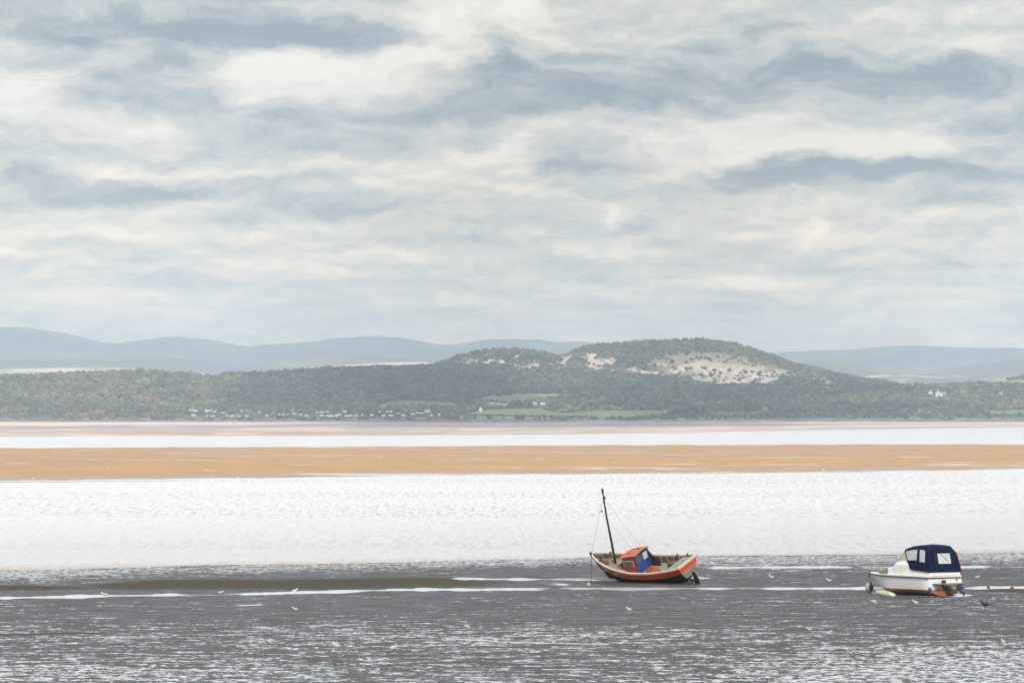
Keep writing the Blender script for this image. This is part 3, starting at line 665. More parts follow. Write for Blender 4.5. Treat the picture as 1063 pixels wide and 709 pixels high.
# hedges between the fields: ground-hugging rows of shrubs
def hedge(pts, label):
    P_ = []
    for (a, b_), (c_, d_) in zip(pts[:-1], pts[1:]):
        nseg = max(2, int(abs(c_-a)/1.6))
        for k in range(nseg): P_.append((a+(c_-a)*k/nseg, b_+(d_-b_)*k/nseg))
    xs, ds, zs = [], [], []
    for (a, b_) in P_:
        dds = np.arange(8550, 10300, 12.); q = hill_z(np.full(len(dds), a), dds); pyy = HOR-(q-EYE)/dds*F
        k = int(np.argmin(np.abs(pyy-b_))); xs.append(gx(a, dds[k])); ds.append(dds[k]); zs.append(q[k])
    k = len(xs); xs = np.array(xs)+RNG.random(k)*2-1
    o = crowns('hedge', xs, np.array(ds), np.array(zs)-.5, 3.5+3*RNG.random(k), 2.5+2.5*RNG.random(k), np.ones((k, 1))*np.array((.035, .055, .03)))
    tag(o, label, 'hedge', 'hedges between the fields')
hedge([(385, 424.5), (430, 425), (500, 424), (530, 423.5), (560, 424)], 'dark hedge along the lower side of the middle green field')
hedge([(475, 419.5), (505, 416), (545, 420), (592, 413.5)], 'hedge above the village under the sunlit field')
hedge([(552, 409), (575, 408.3), (602, 409.7)], 'hedge along the top of the bright sunlit field')
hedge([(450, 431), (500, 431.5), (560, 432.5), (610, 433)], 'thick dark hedge below the lowest field, above the shore scrub')

# ================================================================ HOUSES
def on_slope(px, py, lo=8450, hi=10300):
    dds = np.arange(lo, hi, 6.); q = hill_z(np.full(len(dds), px), dds); pyy = HOR-(q-EYE)/dds*F
    k = int(np.argmin(np.abs(pyy-py))); return (gx(px, dds[k]), dds[k], q[k])
def house(px, py, w, dp, h, rot, label, group=None, wall='housewall', roof='slate', gable=False, lift=.0):
    loc = on_slope(px, py); root = empty('house', (loc[0], loc[1], loc[2]+lift), label, 'house', group); root.rotation_euler = (0, 0, rot)
    wl = MB(); wl.box((0, 0, h/2-1), (w, dp, h+2))
    for s in (-1, 1): wl.add([(s*w/2, -dp/2, h), (s*w/2, dp/2, h), (s*w/2, 0, h+dp*.38)], [(0, 1, 2)])
    wo = wl.build('wall', wall, root)
    r = MB(); e = .5; rz = h+dp*.38
    for s in (-1, 1):
        vs = [(-w/2-e, s*(dp/2+e), h-e*.76), (w/2+e, s*(dp/2+e), h-e*.76), (w/2+e, 0, rz+.05), (-w/2-e, 0, rz+.05)]
        r.add(vs+[(a, b_, c_+.25) for a, b_, c_ in vs], [(0, 1, 2, 3), (4, 7, 6, 5), (0, 4, 5, 1), (1, 5, 6, 2), (2, 6, 7, 3), (3, 7, 4, 0)])
    ro = r.build('roof', roof, root)
    MB().box((w*.32, 0, rz+.5), (1.0, 1.0, 1.8)).build('chimney', wall, ro)
    nw = max(2, int(w/3.2))
    for k in range(nw):
        for zz in ([h*.3, h*.75] if h > 4.5 else [h*.5]):
            MB().box((-w/2+(k+.5)*w/nw, -dp/2-.03, zz), (1.2, .12, 1.3)).build('window', 'glass', root)
    return root
hs = 'white houses on the wooded slope'
house(966, 410.5, 8, 8, 6.5, math.radians(90), 'white gabled house, leftmost of the row on the right-hand wooded slope', hs)
house(973.5, 411.2, 11, 9, 7.5, math.radians(90), 'largest white gabled house in the row on the right-hand wooded slope', hs)
house(977, 411.5, 8, 7, 6, math.radians(80), 'low white wing at the right of the largest gabled house', hs)
house(981, 409.5, 5, 5, 5, 0, 'small white house at the right end of the row on the wooded slope', hs)
house(1039.5, 409.5, 9, 6, 4, 0, 'lone long white house near the right edge of the photo', hs)
house(794, 425.5, 10, 6, 3.2, 0, 'low white house alone among dark trees below the limestone hill', hs)
house(499, 427, 5, 6, 6, math.radians(90), 'tall narrow white cottage at the hedge between green fields')
house(443.5, 427.5, 11, 7, 3.4, 0, 'long bright white house at the right end of the shore village')
vs_ = 'grey stone village houses by the fields'
for (a, b_, w, lab) in ((511, 421, 7, 'grey stone house, leftmost of the field village'), (518, 421.5, 9, 'pale stone house with bright gable in the field village'), (523.5, 422.5, 6, 'small pale stone house in the middle of the field village'), (528.5, 421, 10, 'long grey stone barn in the field village'), (555, 420.5, 9, 'grey farm building just right of the big trees in the field'), (564, 421.0, 12, 'long low grey farm building furthest right by the fields')):
    house(a, b_, w, 6, 3.2, random.uniform(-.2, .2), lab, vs_, 'stonewall', 'paleroof')
# holiday caravans and chalets on the wooded shore
proto = empty('static_caravan', (0, 0, 0), 'x', 'caravan', 'caravans on the wooded shore')
bd = MB(); prof = [(-1.6, .4), (-1.6, 2.6), (-1.0, 3.0), (0, 3.15), (1.0, 3.0), (1.6, 2.6), (1.6, .4)]
bd.loft([[(xx, a, b_) for a, b_ in prof] for xx in (-5, 5)], 0, closed=True, cap0=True, cap1=True); bd.build('body', 'caravan', proto)
for k in range(4): MB().box((-3.6+2.4*k, -1.63, 1.8), (1.2, .1, .8)).build('window', 'glass', proto)
MB().box((1.2, -1.64, 1.35), (.8, .1, 1.9)).build('door', 'paleroof', proto)
SPOTS = [(199, 429, 1.3), (203, 429.4, 1.0), (201, 434, 1.0), (212, 428.5, 1.2), (216, 429.5, 1.2), (214, 429.8, .8), (219, 428, .8), (222.5, 430, .8), (225.5, 428.2, .8), (231, 428, .5), (232, 431, .8), (238, 428.6, .7), (241, 434.6, .9), (244.5, 429, .4), (251, 429, .6), (257, 429, .5), (235.5, 434.3, .5), (215, 434.5, .4), (221, 434.8, .9), (248, 434.7, .7), (256, 434.6, .7), (269, 430.5, .5), (274, 428, .8), (277, 434.3, .7), (290, 433, .5), (294, 433.3, .6), (299, 433, .5), (306, 432.5, .8), (312, 433, .6), (315, 428.6, .7), (318, 434.2, .8), (323.5, 427.5, .8), (329, 430.6, .5), (334, 430.6, .9), (335, 427, .4), (340, 430.3, .8), (334, 434, .8), (339, 434.6, .7), (343, 435, 1.0), (349, 434.2, .8), (352, 433, .8), (358, 430, .9), (360, 434.4, .9), (364, 434.3, .7), (367, 428, .9), (369.5, 434, .8), (376, 433.5, .4), (386, 433.6, .8), (392, 428, 1.0), (394, 430, .5), (402, 430, .5), (406, 430, .5), (398, 434.0, .7), (406, 434, .9), (413, 432, .7), (417, 427.5, .6), (419, 434, .9), (426.5, 427.3, .6), (430.5, 427, .6), (428, 432.5, .9), (433, 431, .6), (437, 431.5, .8), (448, 434, .5), (456, 433, .5)]
for i, (a, b_, s) in enumerate(SPOTS):
    o = proto if i == 0 else copy_tree(proto)
    loc = on_slope(a, b_, 8400, 9600); o.location = (loc[0], loc[1], loc[2]+3.4); o.scale = (s*.85, 1, 1.15 if s > .9 else .85); o.rotation_euler = (0, 0, random.uniform(-.45, .45))
    o['label'] = ('bright white caravan in the cluster at the left end of the shore park' if i < 7 else 'small pale caravan among trees left of the middle of the shore park' if a < 300 else 'small pale caravan in the denser middle of the wooded shore park' if a < 380 else 'small pale caravan at the right end of the wooded shore park')
    o['group'] = ('caravans at the left end of the shore', 'caravans left of the middle of the shore', 'caravans in the middle of the shore', 'caravans at the right end of the shore')[0 if i < 7 else 1 if a < 300 else 2 if a < 380 else 3]

# ================================================================ FISHING BOAT
def heading(deg, heel=0, trim=0):
    return Matrix.Rotation(math.radians(deg), 4, 'Z') @ Matrix.Rotation(math.radians(trim), 4, 'Y') @ Matrix.Rotation(math.radians(-heel), 4, 'X')
BL = 7.75
HB = [(0, .98), (.12, 1.14), (.3, 1.28), (.5, 1.30), (.66, 1.16), (.8, .86), (.9, .54), (.97, .20), (1, .03)]
SH = [(0, 1.62), (.15, 1.44), (.35, 1.34), (.55, 1.37), (.72, 1.50), (.86, 1.70), (1, 2.0)]
def hb(t): return float(np.interp(t, *zip(*HB)))
def sh(t):
    xs, ys = zip(*SH); k = np.polyfit(xs, ys, 3); return float(np.polyval(k, t))
def hull_pt(t, side, lev):
    """lev 0 keel .. 1 sheer"""
    b_ = hb(t); s = sh(t)
    rake = sstep(.72, 1, t)
    shp = [(0, .02, 0), (.10, .05, .06), (.26, .42, .20), (.45, .74, .40), (.62, .88, .58), (.76, .945, .74), (.93, .985, .93), (1, 1, 1)]
    # slim the lower sections towards the ends
    w = float(np.interp(lev, [q[0] for q in shp], [q[1] for q in shp]))
    fin = sstep(.55, 1, t); w = w**(1+1.6*fin)
    aft = 1-sstep(0, .25, t); w = w*(1-.35*aft*(1-lev)) 
    k0 = .05 + .42*aft*sstep(0, 1, 1-t*4 if t < .25 else 0)*.5 + .25*rake*rake
    zz = k0+(s-k0)*lev
    xx = t*BL - rake*1.0*(1-lev)**1.1 + aft*.10*(1-lev)*2
    return Vector((xx, side*b_*w, zz))
boat = empty('fishing_boat', (0, 0, 0), 'small red and black wooden fishing boat with a mast, leaning over on the mud', 'fishing boat')
ts = [0, .03, .07, .12, .2, .3, .4, .5, .6, .7, .78, .85, .9, .94, .97, 1.0]
LV = [0, .10, .26, .45, .57, .64, .66, .90, .96, 1.0]
def strip_mats(): # between consecutive levels from port sheer down to keel, up to starboard sheer
    one = [3, 2, 2+0, 1, 0, 0, 0, 0, 0]  # placeholder
    return one
mm = MB(); rings = []
for t in ts:
    r = [hull_pt(t, 1, l) for l in reversed(LV)] + [hull_pt(t, -1, l) for l in LV[1:]]
    rings.append(r)
mi_half = [1, 1, 1, 3, 0, 0, 0, 0, 0]       # sheer plank cream, red, red, yellow line, black ...
mm.loft(rings, mi_half+mi_half[::-1], smooth=True)
hull = mm.build('hull', ['black', 'red', 'cream', 'yellow'], boat)
# transom with red band
tm = MB(); lp = [hull_pt(0, 1, l) for l in LV]; ls = [hull_pt(0, -1, l) for l in LV]
for i in range(len(LV)-1):
    tm.add([lp[i], lp[i+1], ls[i+1], ls[i]], [(0, 1, 2, 3)], {0: 3, 1: 3, 2: 2, 3: 2, 4: 2, 5: 1, 6: 0, 7: 0, 8: 1}[i])
tr = tm.build('transom', ['red', 'cream', 'greywood', 'black'], boat)
# gunwale cap
def offs(t, side, inn, dz): p = hull_pt(t, side, 1.0); return Vector((p.x-(.12 if t > .97 else 0), side*max(0, abs(p.y)-inn), p.z+dz))
for side in (1, -1):
    g = MB(); rr = []
    for t in ts:
        p0 = offs(t, side, -.05, -.05); p1 = offs(t, side, -.05, .035); p2 = offs(t, side, .10, .04); p3 = offs(t, side, .10, -.05)
        rr.append([p0, p1, p2, p3])
    g.loft(rr, 0, closed=True, cap0=True, cap1=True); g.build('gunwale', 'cream' if side == 1 else 'greywood', boat)
# stern cap rail
a, c_ = hull_pt(0, 1, 1), hull_pt(0, -1, 1)
MB().loft([[a+Vector((-.06, .05, -.06)), a+Vector((-.06, .05, .05)), a+Vector((.16, .05, .05)), a+Vector((.16, .05, -.06))], [c_+Vector((-.06, -.05, -.06)), c_+Vector((-.06, -.05, .05)), c_+Vector((.16, -.05, .05)), c_+Vector((.16, -.05, -.06))]], 0, closed=True, cap0=True, cap1=True).build('stern_rail', 'cream', boat)
# bulwark lining and decks
li = MB(); rr = []
def deckz(t): return sh(t) - (.42 if t > .14 else .10) - (0 if t < .62 else -.14*sstep(.62, .7, t))
for t in ts:
    rr.append((offs(t, 1, min(.045, hb(t)*.35), .01), Vector((hull_pt(t, 1, deckz(t)/sh(t)).x-.05*(t > .9), max(0, hull_pt(t, 1, deckz(t)/sh(t)).y-.05), deckz(t)-.02))))
li.loft([list(r) for r in rr], 0); li.loft([[Vector((a.x, -a.y, a.z)), Vector((b_.x, -b_.y, b_.z))] for a, b_ in rr], 0)
li.build('bulwark_lining', 'brownwood', boat)
dk = MB(); rr = []
for t in [.14, .2, .3, .4, .5, .6, .7, .78, .85, .9, .94, .97]:
    w = max(.01, hb(t)-.10); zz = deckz(t); xx = t*BL
    rr.append([Vector((xx, w*s, zz+.05*(1-s*s))) for s in (1, .5, 0, -.5, -1)])
dk.loft(rr, 0); dk.build('deck', 'greywood', boat)
# raised aft deck planks
ad = MB()
for k in range(7):
    y0 = -.90+k*.262; ad.box((.60, y0+.12, 1.48), (.95, .24, .05))
ad.build('aft_deck', 'greywood', boat)
MB().box((1.09, 0, 1.24), (.05, 1.95, .42)).build('aft_bulkhead', 'rust', boat)
# ribs on the inner far bulwark and timberheads
for t in (.2, .27, .34, .41, .5, .58):
    MB().box((t*BL, -(hb(t)-.16), sh(t)-.2), (.07, .06, .36)).build('rib', 'greywood', boat)
for (t, s) in ((.10, -1), (.22, -1), (.86, 1), (.86, -1)):
    MB().box((t*BL, s*(hb(t)-.1), sh(t)+.12), (.09, .09, .17), taper=.8).build('timberhead', 'brownwood', boat)
# stem post
st = MB(); st.loft([[hull_pt(1, 1, l)+Vector((dx, dy, 0)) for dx, dy in ((.07, -.05), (.07, .05), (-.08, .05), (-.08, -.05))] for l in (0, .2, .4, .6, .8, 1.0)]+[[hull_pt(1, 1, 1)+Vector((dx, dy, .14)) for dx, dy in ((.06, -.05), (.06, .05), (-.08, .05), (-.08, -.05))]], 0, closed=True, cap0=True, cap1=True)
st.build('stem_post', 'brownwood', boat)
kl = MB().box((BL*.44, 0, .03), (BL*.80, .09, .14)); kl.build('keel', 'black', boat)
# rudder, post, propeller
rd = MB(); rd.loft([[(xx, .03*s, zz) for xx, zz in ((-.38, .05), (-.42, .5), (-.22, .98), (-.04, 1.0), (0.0, .05))] for s in (-1, 1)], 0, closed=False)
rd.add([(-.38, -.03, .05), (-.42, -.03, .5), (-.22, -.03, .98), (-.04, -.03, 1.0), (0, -.03, .05)], [(0, 1, 2, 3, 4)]); rd.add([(-.38, .03, .05), (-.42, .03, .5), (-.22, .03, .98), (-.04, .03, 1.0), (0, .03, .05)], [(4, 3, 2, 1, 0)])
rudder = rd.build('rudder', 'black', boat); rudder.location = (-.06, 0, -.06)
pr = MB().tube([(.35, 0, .38), (.12, 0, .38)], .05, 8)
for k in range(3):
    a = k*2.094; pr.loft([[Vector((.18+.05*s, math.cos(a)*r_+s*.09*math.sin(a)*-1, .38+math.sin(a)*r_+s*.09*math.cos(a))) for s in (-1, 1)] for r_ in (.03, .15, .24)], 0)
pr.build('propeller', 'iron', boat)
# wheelhouse
wx0, wx1, wy = 3.66, 4.82, .66; wz0 = 0.84
wh = MB()
ringb = [(wx0, wy, wz0), (wx1, wy, wz0), (wx1+.0, -wy, wz0), (wx0, -wy, wz0)]
ringt = [(wx0-.02, wy*.94, 2.20), (wx1-.08, wy*.94, 2.04), (wx1-.08, -wy*.94, 2.04), (wx0-.02, -wy*.94, 2.20)]
vs = [Vector(v) for v in ringb+ringt]
wh.add(vs, [(0, 1, 5, 4), (1, 2, 6, 5), (2, 3, 7, 6), (4, 5, 6, 7)], 0); wh.add([vs[0], vs[3], vs[7], vs[4]], [(0, 1, 2, 3)], 1)
house_ = wh.build('wheelhouse', ['orange', 'brownwood'], boat)
rf = MB(); rz = []
for xx, zz in ((wx0-.18, 2.24), ((wx0+wx1)/2, 2.15), (wx1+.08, 2.02)):
    rz.append([Vector((xx, wy*s*1.08, zz+.09*(1-s*s)+o_)) for o_ in (0,) for s in (1, .5, 0, -.5, -1)]+[Vector((xx, wy*s*1.08, zz+.09*(1-s*s)+.06)) for s in (-1, -.5, 0, .5, 1)])
rf.loft(rz, 0, closed=True, cap0=True, cap1=True); roof = rf.build('roof', 'rooforange', house_)
MB().tube([(wx0, .3, 2.35), (wx0+.5, .32, 2.34), (wx1-.2, .34, 2.18)], .02, 6).build('grab_rail', 'greywood', roof)
MB().tube([(wx0, -.3, 2.35), (wx0+.5, -.32, 2.34), (wx1-.2, -.34, 2.18)], .02, 6).build('grab_rail', 'greywood', roof)
MB().tube([(wx0+.15, -.1, 2.28), (wx0+.15, -.1, 2.42)], .06, 8).build('lamp', 'iron', roof)
# port side window with frame
def quad_on(p, u, v, w, h, t=.03):
    u = Vector(u).normalized(); v = Vector(v).normalized(); n_ = u.cross(v); p = Vector(p)
    vs = [p+u*a*w/2+v*b_*h/2+n_*c_ for c_ in (0, t) for a, b_ in ((-1, -1), (1, -1), (1, 1), (-1, 1))]
    return MB().add(vs, [(3, 2, 1, 0), (4, 5, 6, 7), (0, 1, 5, 4), (1, 2, 6, 5), (2, 3, 7, 6), (3, 0, 4, 7)])
pu = Vector((-1, 0, 0)); pn = Vector((0, -.04, 1))
wf = quad_on(((wx0+wx1)/2+.02, wy*.965-.005, 1.68), pu, pn, .80, .44, .03).build('window', 'cream', house_)
quad_on(((wx0+wx1)/2+.02, wy*.965+.02, 1.68), pu, pn, .68, .32, .03).build('pane', 'glass', wf)
# aft face: blue door panels, windows, posts
du = Vector((0, -1, 0)); dv = Vector((0, 0, 1))
for (yy, wdt) in ((.34, .56), (-.31, .60)):
    dr = quad_on((wx0-.022, yy, 1.50), du, dv, wdt, 1.28, .035).build('door', 'blue', house_)
    w_ = quad_on((wx0-.055, yy, 1.86), du, dv, wdt*.74, .44, .015).build('window', 'vinyl' if yy < 0 else 'glass', dr)
for yy in (.67, .03, -.66):
    quad_on((wx0-.03, yy, 1.52), du, dv, .07, 1.34, .06).build('door_post', 'brownwood', house_)
# dark weather screen behind the cabin on the starboard side
MB().loft([[Vector((wx0-.02, -wy*.95, .85)), Vector((wx0-.02, -wy*.95, 2.2))], [Vector((wx0-.25, -wy*.99, .85)), Vector((wx0-.25, -wy*.99, 1.85))], [Vector((wx0-.85, -wy*1.05, .85)), Vector((wx0-.75, -wy*1.02, 1.20))]], 0).build('side_screen', 'black', boat)
# mast
mb_ = MB().tube([(6.02, 0, 1.0), (5.78, 0, 2.7), (5.54, .03, 4.5), (5.22, 0, 6.55)], [.085, .075, .06, .045], 10)
mast = mb_.build('mast', 'mast', boat)
MB().tube([(5.25, 0, 6.35), (5.21, 0, 6.62)], [.075, .07], 8).build('masthead', 'brownwood', mast)
for (zz, s) in ((5.95, .09), (5.7, .075), (4.0, .06), (2.2, .08), (1.95, .09)):
    MB().ball((6.18-.148*zz, random.choice((-1, 1))*.05, zz), (s, s, s*1.3), seg=8, rng=5).build('mast_fitting', 'rust' if zz < 2.1 else 'iron', mast)
MB().ball((5.47, .32, 5.2), (.05, .05, .08), seg=8, rng=5).build('pulley_block', 'iron', mast)
def stay(a, b_, r=.012, mat='iron', name='stay'): MB().tube([a, (Vector(a)+Vector(b_))/2+Vector((0, 0, -.03)), b_], r, 5).build(name, mat, mast)
stay((5.3, 0, 6.1), (BL-.02, 0, 1.98), .007); stay((5.3, 0, 5.9), (3.9, -.5, 2.3), .005)
stay((5.55, .02, 4.4), (4.9, 1.05, 1.3), .004); stay((5.55, -.02, 4.4), (4.9, -1.05, 1.3), .005)
# foredeck gear belonging to the boat: hatch, winch, samson post
MB().box((6.55, -.1, 1.42), (.6, .6, .22), taper=.9).build('hatch', 'greywood', boat)
wi = MB().tube([(5.45, -.3, 1.3), (5.45, .3, 1.3)], [.13, .13], 10); wi.box((5.45, -.34, 1.15), (.2, .06, .4)); wi.box((5.45, .34, 1.15), (.2, .06, .4)); wi.build('winch', 'rust', boat)
MB().box((7.05, 0, 1.62), (.12, .12, .5), taper=.9).build('samson_post', 'brownwood', boat)
BM = heading(139, 25, 0)
boat.matrix_world = BM
zmin = min((BM @ v.co).z for v in hull.data.vertices)
BM.translation = Vector((0, 0, -zmin-.01)); 
def proj(p): return (CX+F*p.x/p.y, HOR-F*(p.z-EYE)/p.y)
def place(Mx, anchor_local, px, py_ground, far=0):
    d_ = gd(py_ground); Mx.translation.y = d_; Mx.translation.x = 0
    for _ in range(4):
        q = proj(Mx @ Vector(anchor_local)); Mx.translation.x += (px-q[0])/F*d_
    return Mx
BM = place(BM, (BL, 0, 1.95), 613.9, 606.3); boat.matrix_world = BM
for nm, p in (('bow', (BL, 0, 1.95)), ('sternPort', (0, .98, 1.4)), ('sternStbd', (0, -.98, 1.4)), ('keelstern', (0, 0, .1)), ('mast', (4.76, 0, 5.8)), ('mastfoot', (4.62, 0, 1.2)), ('roofaft', (wx0-.18, -wy, 2.1)), ('roofport', (wx1, wy, 1.9)), ('mid port', (3, 1.3, 1.17))):
    q = proj(BM @ Vector(p)); print('BOAT', nm, round(q[0], 1), round(q[1], 1))
# things lying in the boat
def heap(name, mat, c, r, seed, label, cat, M_, strands=40, thick=.025):
    h_ = MB(); rn = random.Random(seed)
    for s in range(strands):
        pts = []; a0 = rn.random()*6.28; rr_ = rn.random()**.6
        for k in range(9):
            a = a0+k*.7*(1 if s % 2 else -1); q = rr_*(1+.12*math.sin(k*2+s))
            zz = max(0, 1-rr_*rr_)**.5*(.5+.5*rn.random())
            pts.append((c[0]+r[0]*q*math.cos(a), c[1]+r[1]*q*math.sin(a), c[2]+r[2]*zz))
        h_.tube(pts, thick, 5)
    # body under the strands
    vs = []; fs = []; n1_, n2_ = 6, 14
    for i in range(n1_+1):
        for k in range(n2_):
            a = 6.283*k/n2_; q = i/n1_*(1+.15*math.sin(3*a+seed)); vs.append((c[0]+r[0]*q*math.cos(a)*.95, c[1]+r[1]*q*math.sin(a)*.95, c[2]+r[2]*.8*max(0, 1-(i/n1_)**2)**.5*(1+.2*rn.random())-.02))
    for i in range(n1_):
        for k in range(n2_): k2 = (k+1) % n2_; fs.append((i*n2_+k, (i+1)*n2_+k, (i+1)*n2_+k2, i*n2_+k2))
    h_.add(vs, fs, 0, True)
    o = h_.build(name, mat); o.matrix_world = M_; tag(o, label, cat); return o
heap('fishing_net', 'net', (2.55, .50, .94), (.62, .36, .52), 3, 'orange fishing net heaped on deck behind the cabin of the red boat', 'net', BM)
heap('rope_coil', 'rope', (5.05, .84, 1.10), (.45, .26, .26), 5, 'pale coil of rope on the side deck beside the boat cabin', 'rope', BM)
heap('rope_heap', 'rope', (5.85, .50, 1.20), (.70, .38, .34), 8, 'buff heap of rope and netting on the foredeck by the mast', 'rope', BM)
heap('dark_net', 'rust', (6.75, .12, 1.42), (.42, .28, .20), 11, 'brown net bundle in the bow of the red boat', 'net', BM)
heap('rope_pile', 'rope', (3.9, .95, 1.00), (.85, .18, .20), 13, 'low pale rope lying along the deck below the cabin window', 'rope', BM)
cr_ = MB()
for k in range(5): cr_.box((1.7, -.45, .98+k*.075), (.55, .40, .05))
for sx in (-1, 1):
    for sy in (-1, 1): cr_.box((1.7+sx*.25, -.45+sy*.17, 1.16), (.05, .04, .40))
o = cr_.build('fish_box', 'brownwood'); o.matrix_world = BM; tag(o, 'slatted brown wooden fish box on the aft deck of the red boat', 'box')
# mooring chain from the bow straight down, with its small marker float
bow = BM @ Vector((BL+.03, 0, 1.80))
ch = MB(); nl = 34
for k in range(nl):
    z_ = bow.z*(1-k/nl)+.0; a = k % 2*math.pi/2
    ch.tube([(bow.x-.02+.025*math.cos(a), bow.y+.025*math.sin(a), z_+.045), (bow.x-.02+.025*math.cos(a), bow.y+.025*math.sin(a), z_-.035)], .007, 5)
    ch.tube([(bow.x-.02-.025*math.cos(a), bow.y-.025*math.sin(a), z_+.045), (bow.x-.02-.025*math.cos(a), bow.y-.025*math.sin(a), z_-.035)], .007, 5)
o = ch.build('mooring_chain', 'iron'); tag(o, 'thin dark mooring chain hanging from the bow of the red boat to the mud', 'chain')
def buoy(px, py, r, mat, label, name='mooring_buoy'):
    p = gpt(px, py, 0); b_ = MB().ball((0, 0, r*.8), (r, r, r*.95), 0, 14, 9); b_.tube([(0, 0, r*1.6), (0, 0, r*2.05)], r*.18, 8); b_.tube([(0, 0, -.05), (0, 0, .1)], r*.3, 8)
    o = b_.build(name, mat); o.location = p; tag(o, label, 'buoy'); return o
buoy(611, 608.5, .13, 'greyball', 'small grey mooring float lying on mud under the bow of the red boat')

# ================================================================ CABIN CRUISER
CLn = 7.0
def chb(t): return float(np.interp(t, [0, .3, .55, .72, .85, .94, 1], [1.27, 1.30, 1.25, 1.04, .68, .32, .03]))
def cpt(t, side, lev):
    b_ = chb(t); s = 1.22+.02*t; fin = sstep(.5, 1, t)
    w = float(np.interp(lev, [0, .16, .33, .42, .9, 1], [.02, .62, .90, .93, .99, 1.0])); w = w**(1+1.5*fin)
    k0 = .0+.34*fin**2; zz = k0+(s-k0)*lev; xx = t*CLn-1.45*sstep(.6, 1, t)*(1-lev)**1.3
    return Vector((xx, side*b_*w, zz))
cru = empty('cabin_cruiser', (0, 0, 0), 'white motor cruiser with navy canvas canopy and orange bottom, aground on mud', 'boat')
tc_ = [0, .1, .2, .3, .4, .5, .6, .7, .78, .85, .9, .95, 1.0]
LC = [0, .16, .33, .36, .60, .90, .93, .955, 1.0]
mh_ = MB(); rings = [[cpt(t, 1, l) for l in reversed(LC)]+[cpt(t, -1, l) for l in LC[1:]] for t in tc_]
half = [0, 2, 0, 0, 0, 1, 1, 1]
mh_.loft(rings, half+half[::-1], smooth=True)
for i in range(len(LC)-1):
    mh_.add([cpt(0, 1, LC[i]), cpt(0, 1, LC[i+1]), cpt(0, -1, LC[i+1]), cpt(0, -1, LC[i])], [(0, 1, 2, 3)], [1, 1, 1, 0, 0, 0, 2, 0][i])
chull = mh_.build('hull', ['gel', 'antifoul', 'iron'], cru)
rb = MB()
for side in (1, -1):
    rb.loft([[cpt(t, side, .93)+Vector((0, side*a, b_)) for a, b_ in ((0, -.03), (.05, -.025), (.05, .025), (0, .03))] for t in tc_], 0)
rb.loft([[Vector((-.0, cpt(0, 1, .93).y, 1.13))+Vector((a, .04*s, b_)) for a, b_ in ((0, -.03), (-.05, -.025), (-.05, .025), (0, .03))] if s > 0 else [Vector((-.0, cpt(0, -1, .93).y, 1.13))+Vector((a, -.04, b_)) for a, b_ in ((0, -.03), (-.05, -.025), (-.05, .025), (0, .03))] for s in (1, -1)], 0)
rb.build('rub_rail', 'iron', cru)
# side deck / foredeck lid
dk = MB(); dk.loft([[Vector((t*CLn, chb(t)*s*.99, 1.225+.02*t+.05*(1-s*s))) for s in (1, .5, 0, -.5, -1)] for t in tc_], 0); dk.build('deck', 'geldeck', cru)
# coaming round the cockpit
cm = MB()
def ring_c(x0, w, z0, w2, z1): return [Vector((x0, w, z0)), Vector((x0, w2, z1)), Vector((x0, -w2, z1)), Vector((x0, -w, z0))]
cm.loft([ring_c(.04, 1.20, 1.22, 1.14, 1.50), ring_c(1.2, 1.22, 1.22, 1.15, 1.55), ring_c(2.5, 1.18, 1.22, 1.10, 1.62)], 0, cap0=True); cm.build('coaming', 'gel', cru)
# cabin block and low fore trunk
cb = MB()
prof = [(1.9, 1.14, 1.22, 1.02, 2.0), (2.6, 1.16, 1.22, 1.0, 2.06), (3.25, 1.12, 1.22, .95, 2.02), (3.9, 1.02, 1.22, .82, 1.66), (4.5, .90, 1.22, .66, 1.60), (5.3, .66, 1.22, .42, 1.50), (5.9, .42, 1.22, .14, 1.32), (6.2, .2, 1.23, .05, 1.24)]
def arch(x0, w, z0, w2, z1): return [Vector((x0, w, z0)), Vector((x0, (w*.6+w2*.4)+.02, z0+(z1-z0)*.75)), Vector((x0, w2, z1)), Vector((x0, 0, z1+.06)), Vector((x0, -w2, z1)), Vector((x0, -((w*.6+w2*.4)+.02), z0+(z1-z0)*.75)), Vector((x0, -w, z0))]
cb.loft([arch(*p) for p in prof], 0, cap0=True, cap1=True); cab = cb.build('cabin_top', 'gel', cru)
# dark side windows of the fore cabin
for side in (1, -1):
    wv_ = [Vector((4.15, side*.99, 1.30)), Vector((5.45, side*.63, 1.30)), Vector((5.2, side*.56, 1.46)), Vector((4.3, side*.80, 1.58))]
    n_ = Vector((.25, side*1.0, .25)).normalized()*.035
    MB().add([v+n_*.2 for v in wv_]+[v+n_*1.6 for v in wv_], [(0, 1, 2, 3), (7, 6, 5, 4), (0, 4, 5, 1), (1, 5, 6, 2), (2, 6, 7, 3), (3, 7, 4, 0)]).build('cabin_window', 'brownglass', cru)
MB().box((3.45, .2, 2.0), (.5, .5, .06)).build('roof_hatch', 'brownglass', cru)
MB().ball((2.75, 1.03, 1.86), (.06, .05, .06), seg=8, rng=5).build('side_lamp', 'iron', cru)
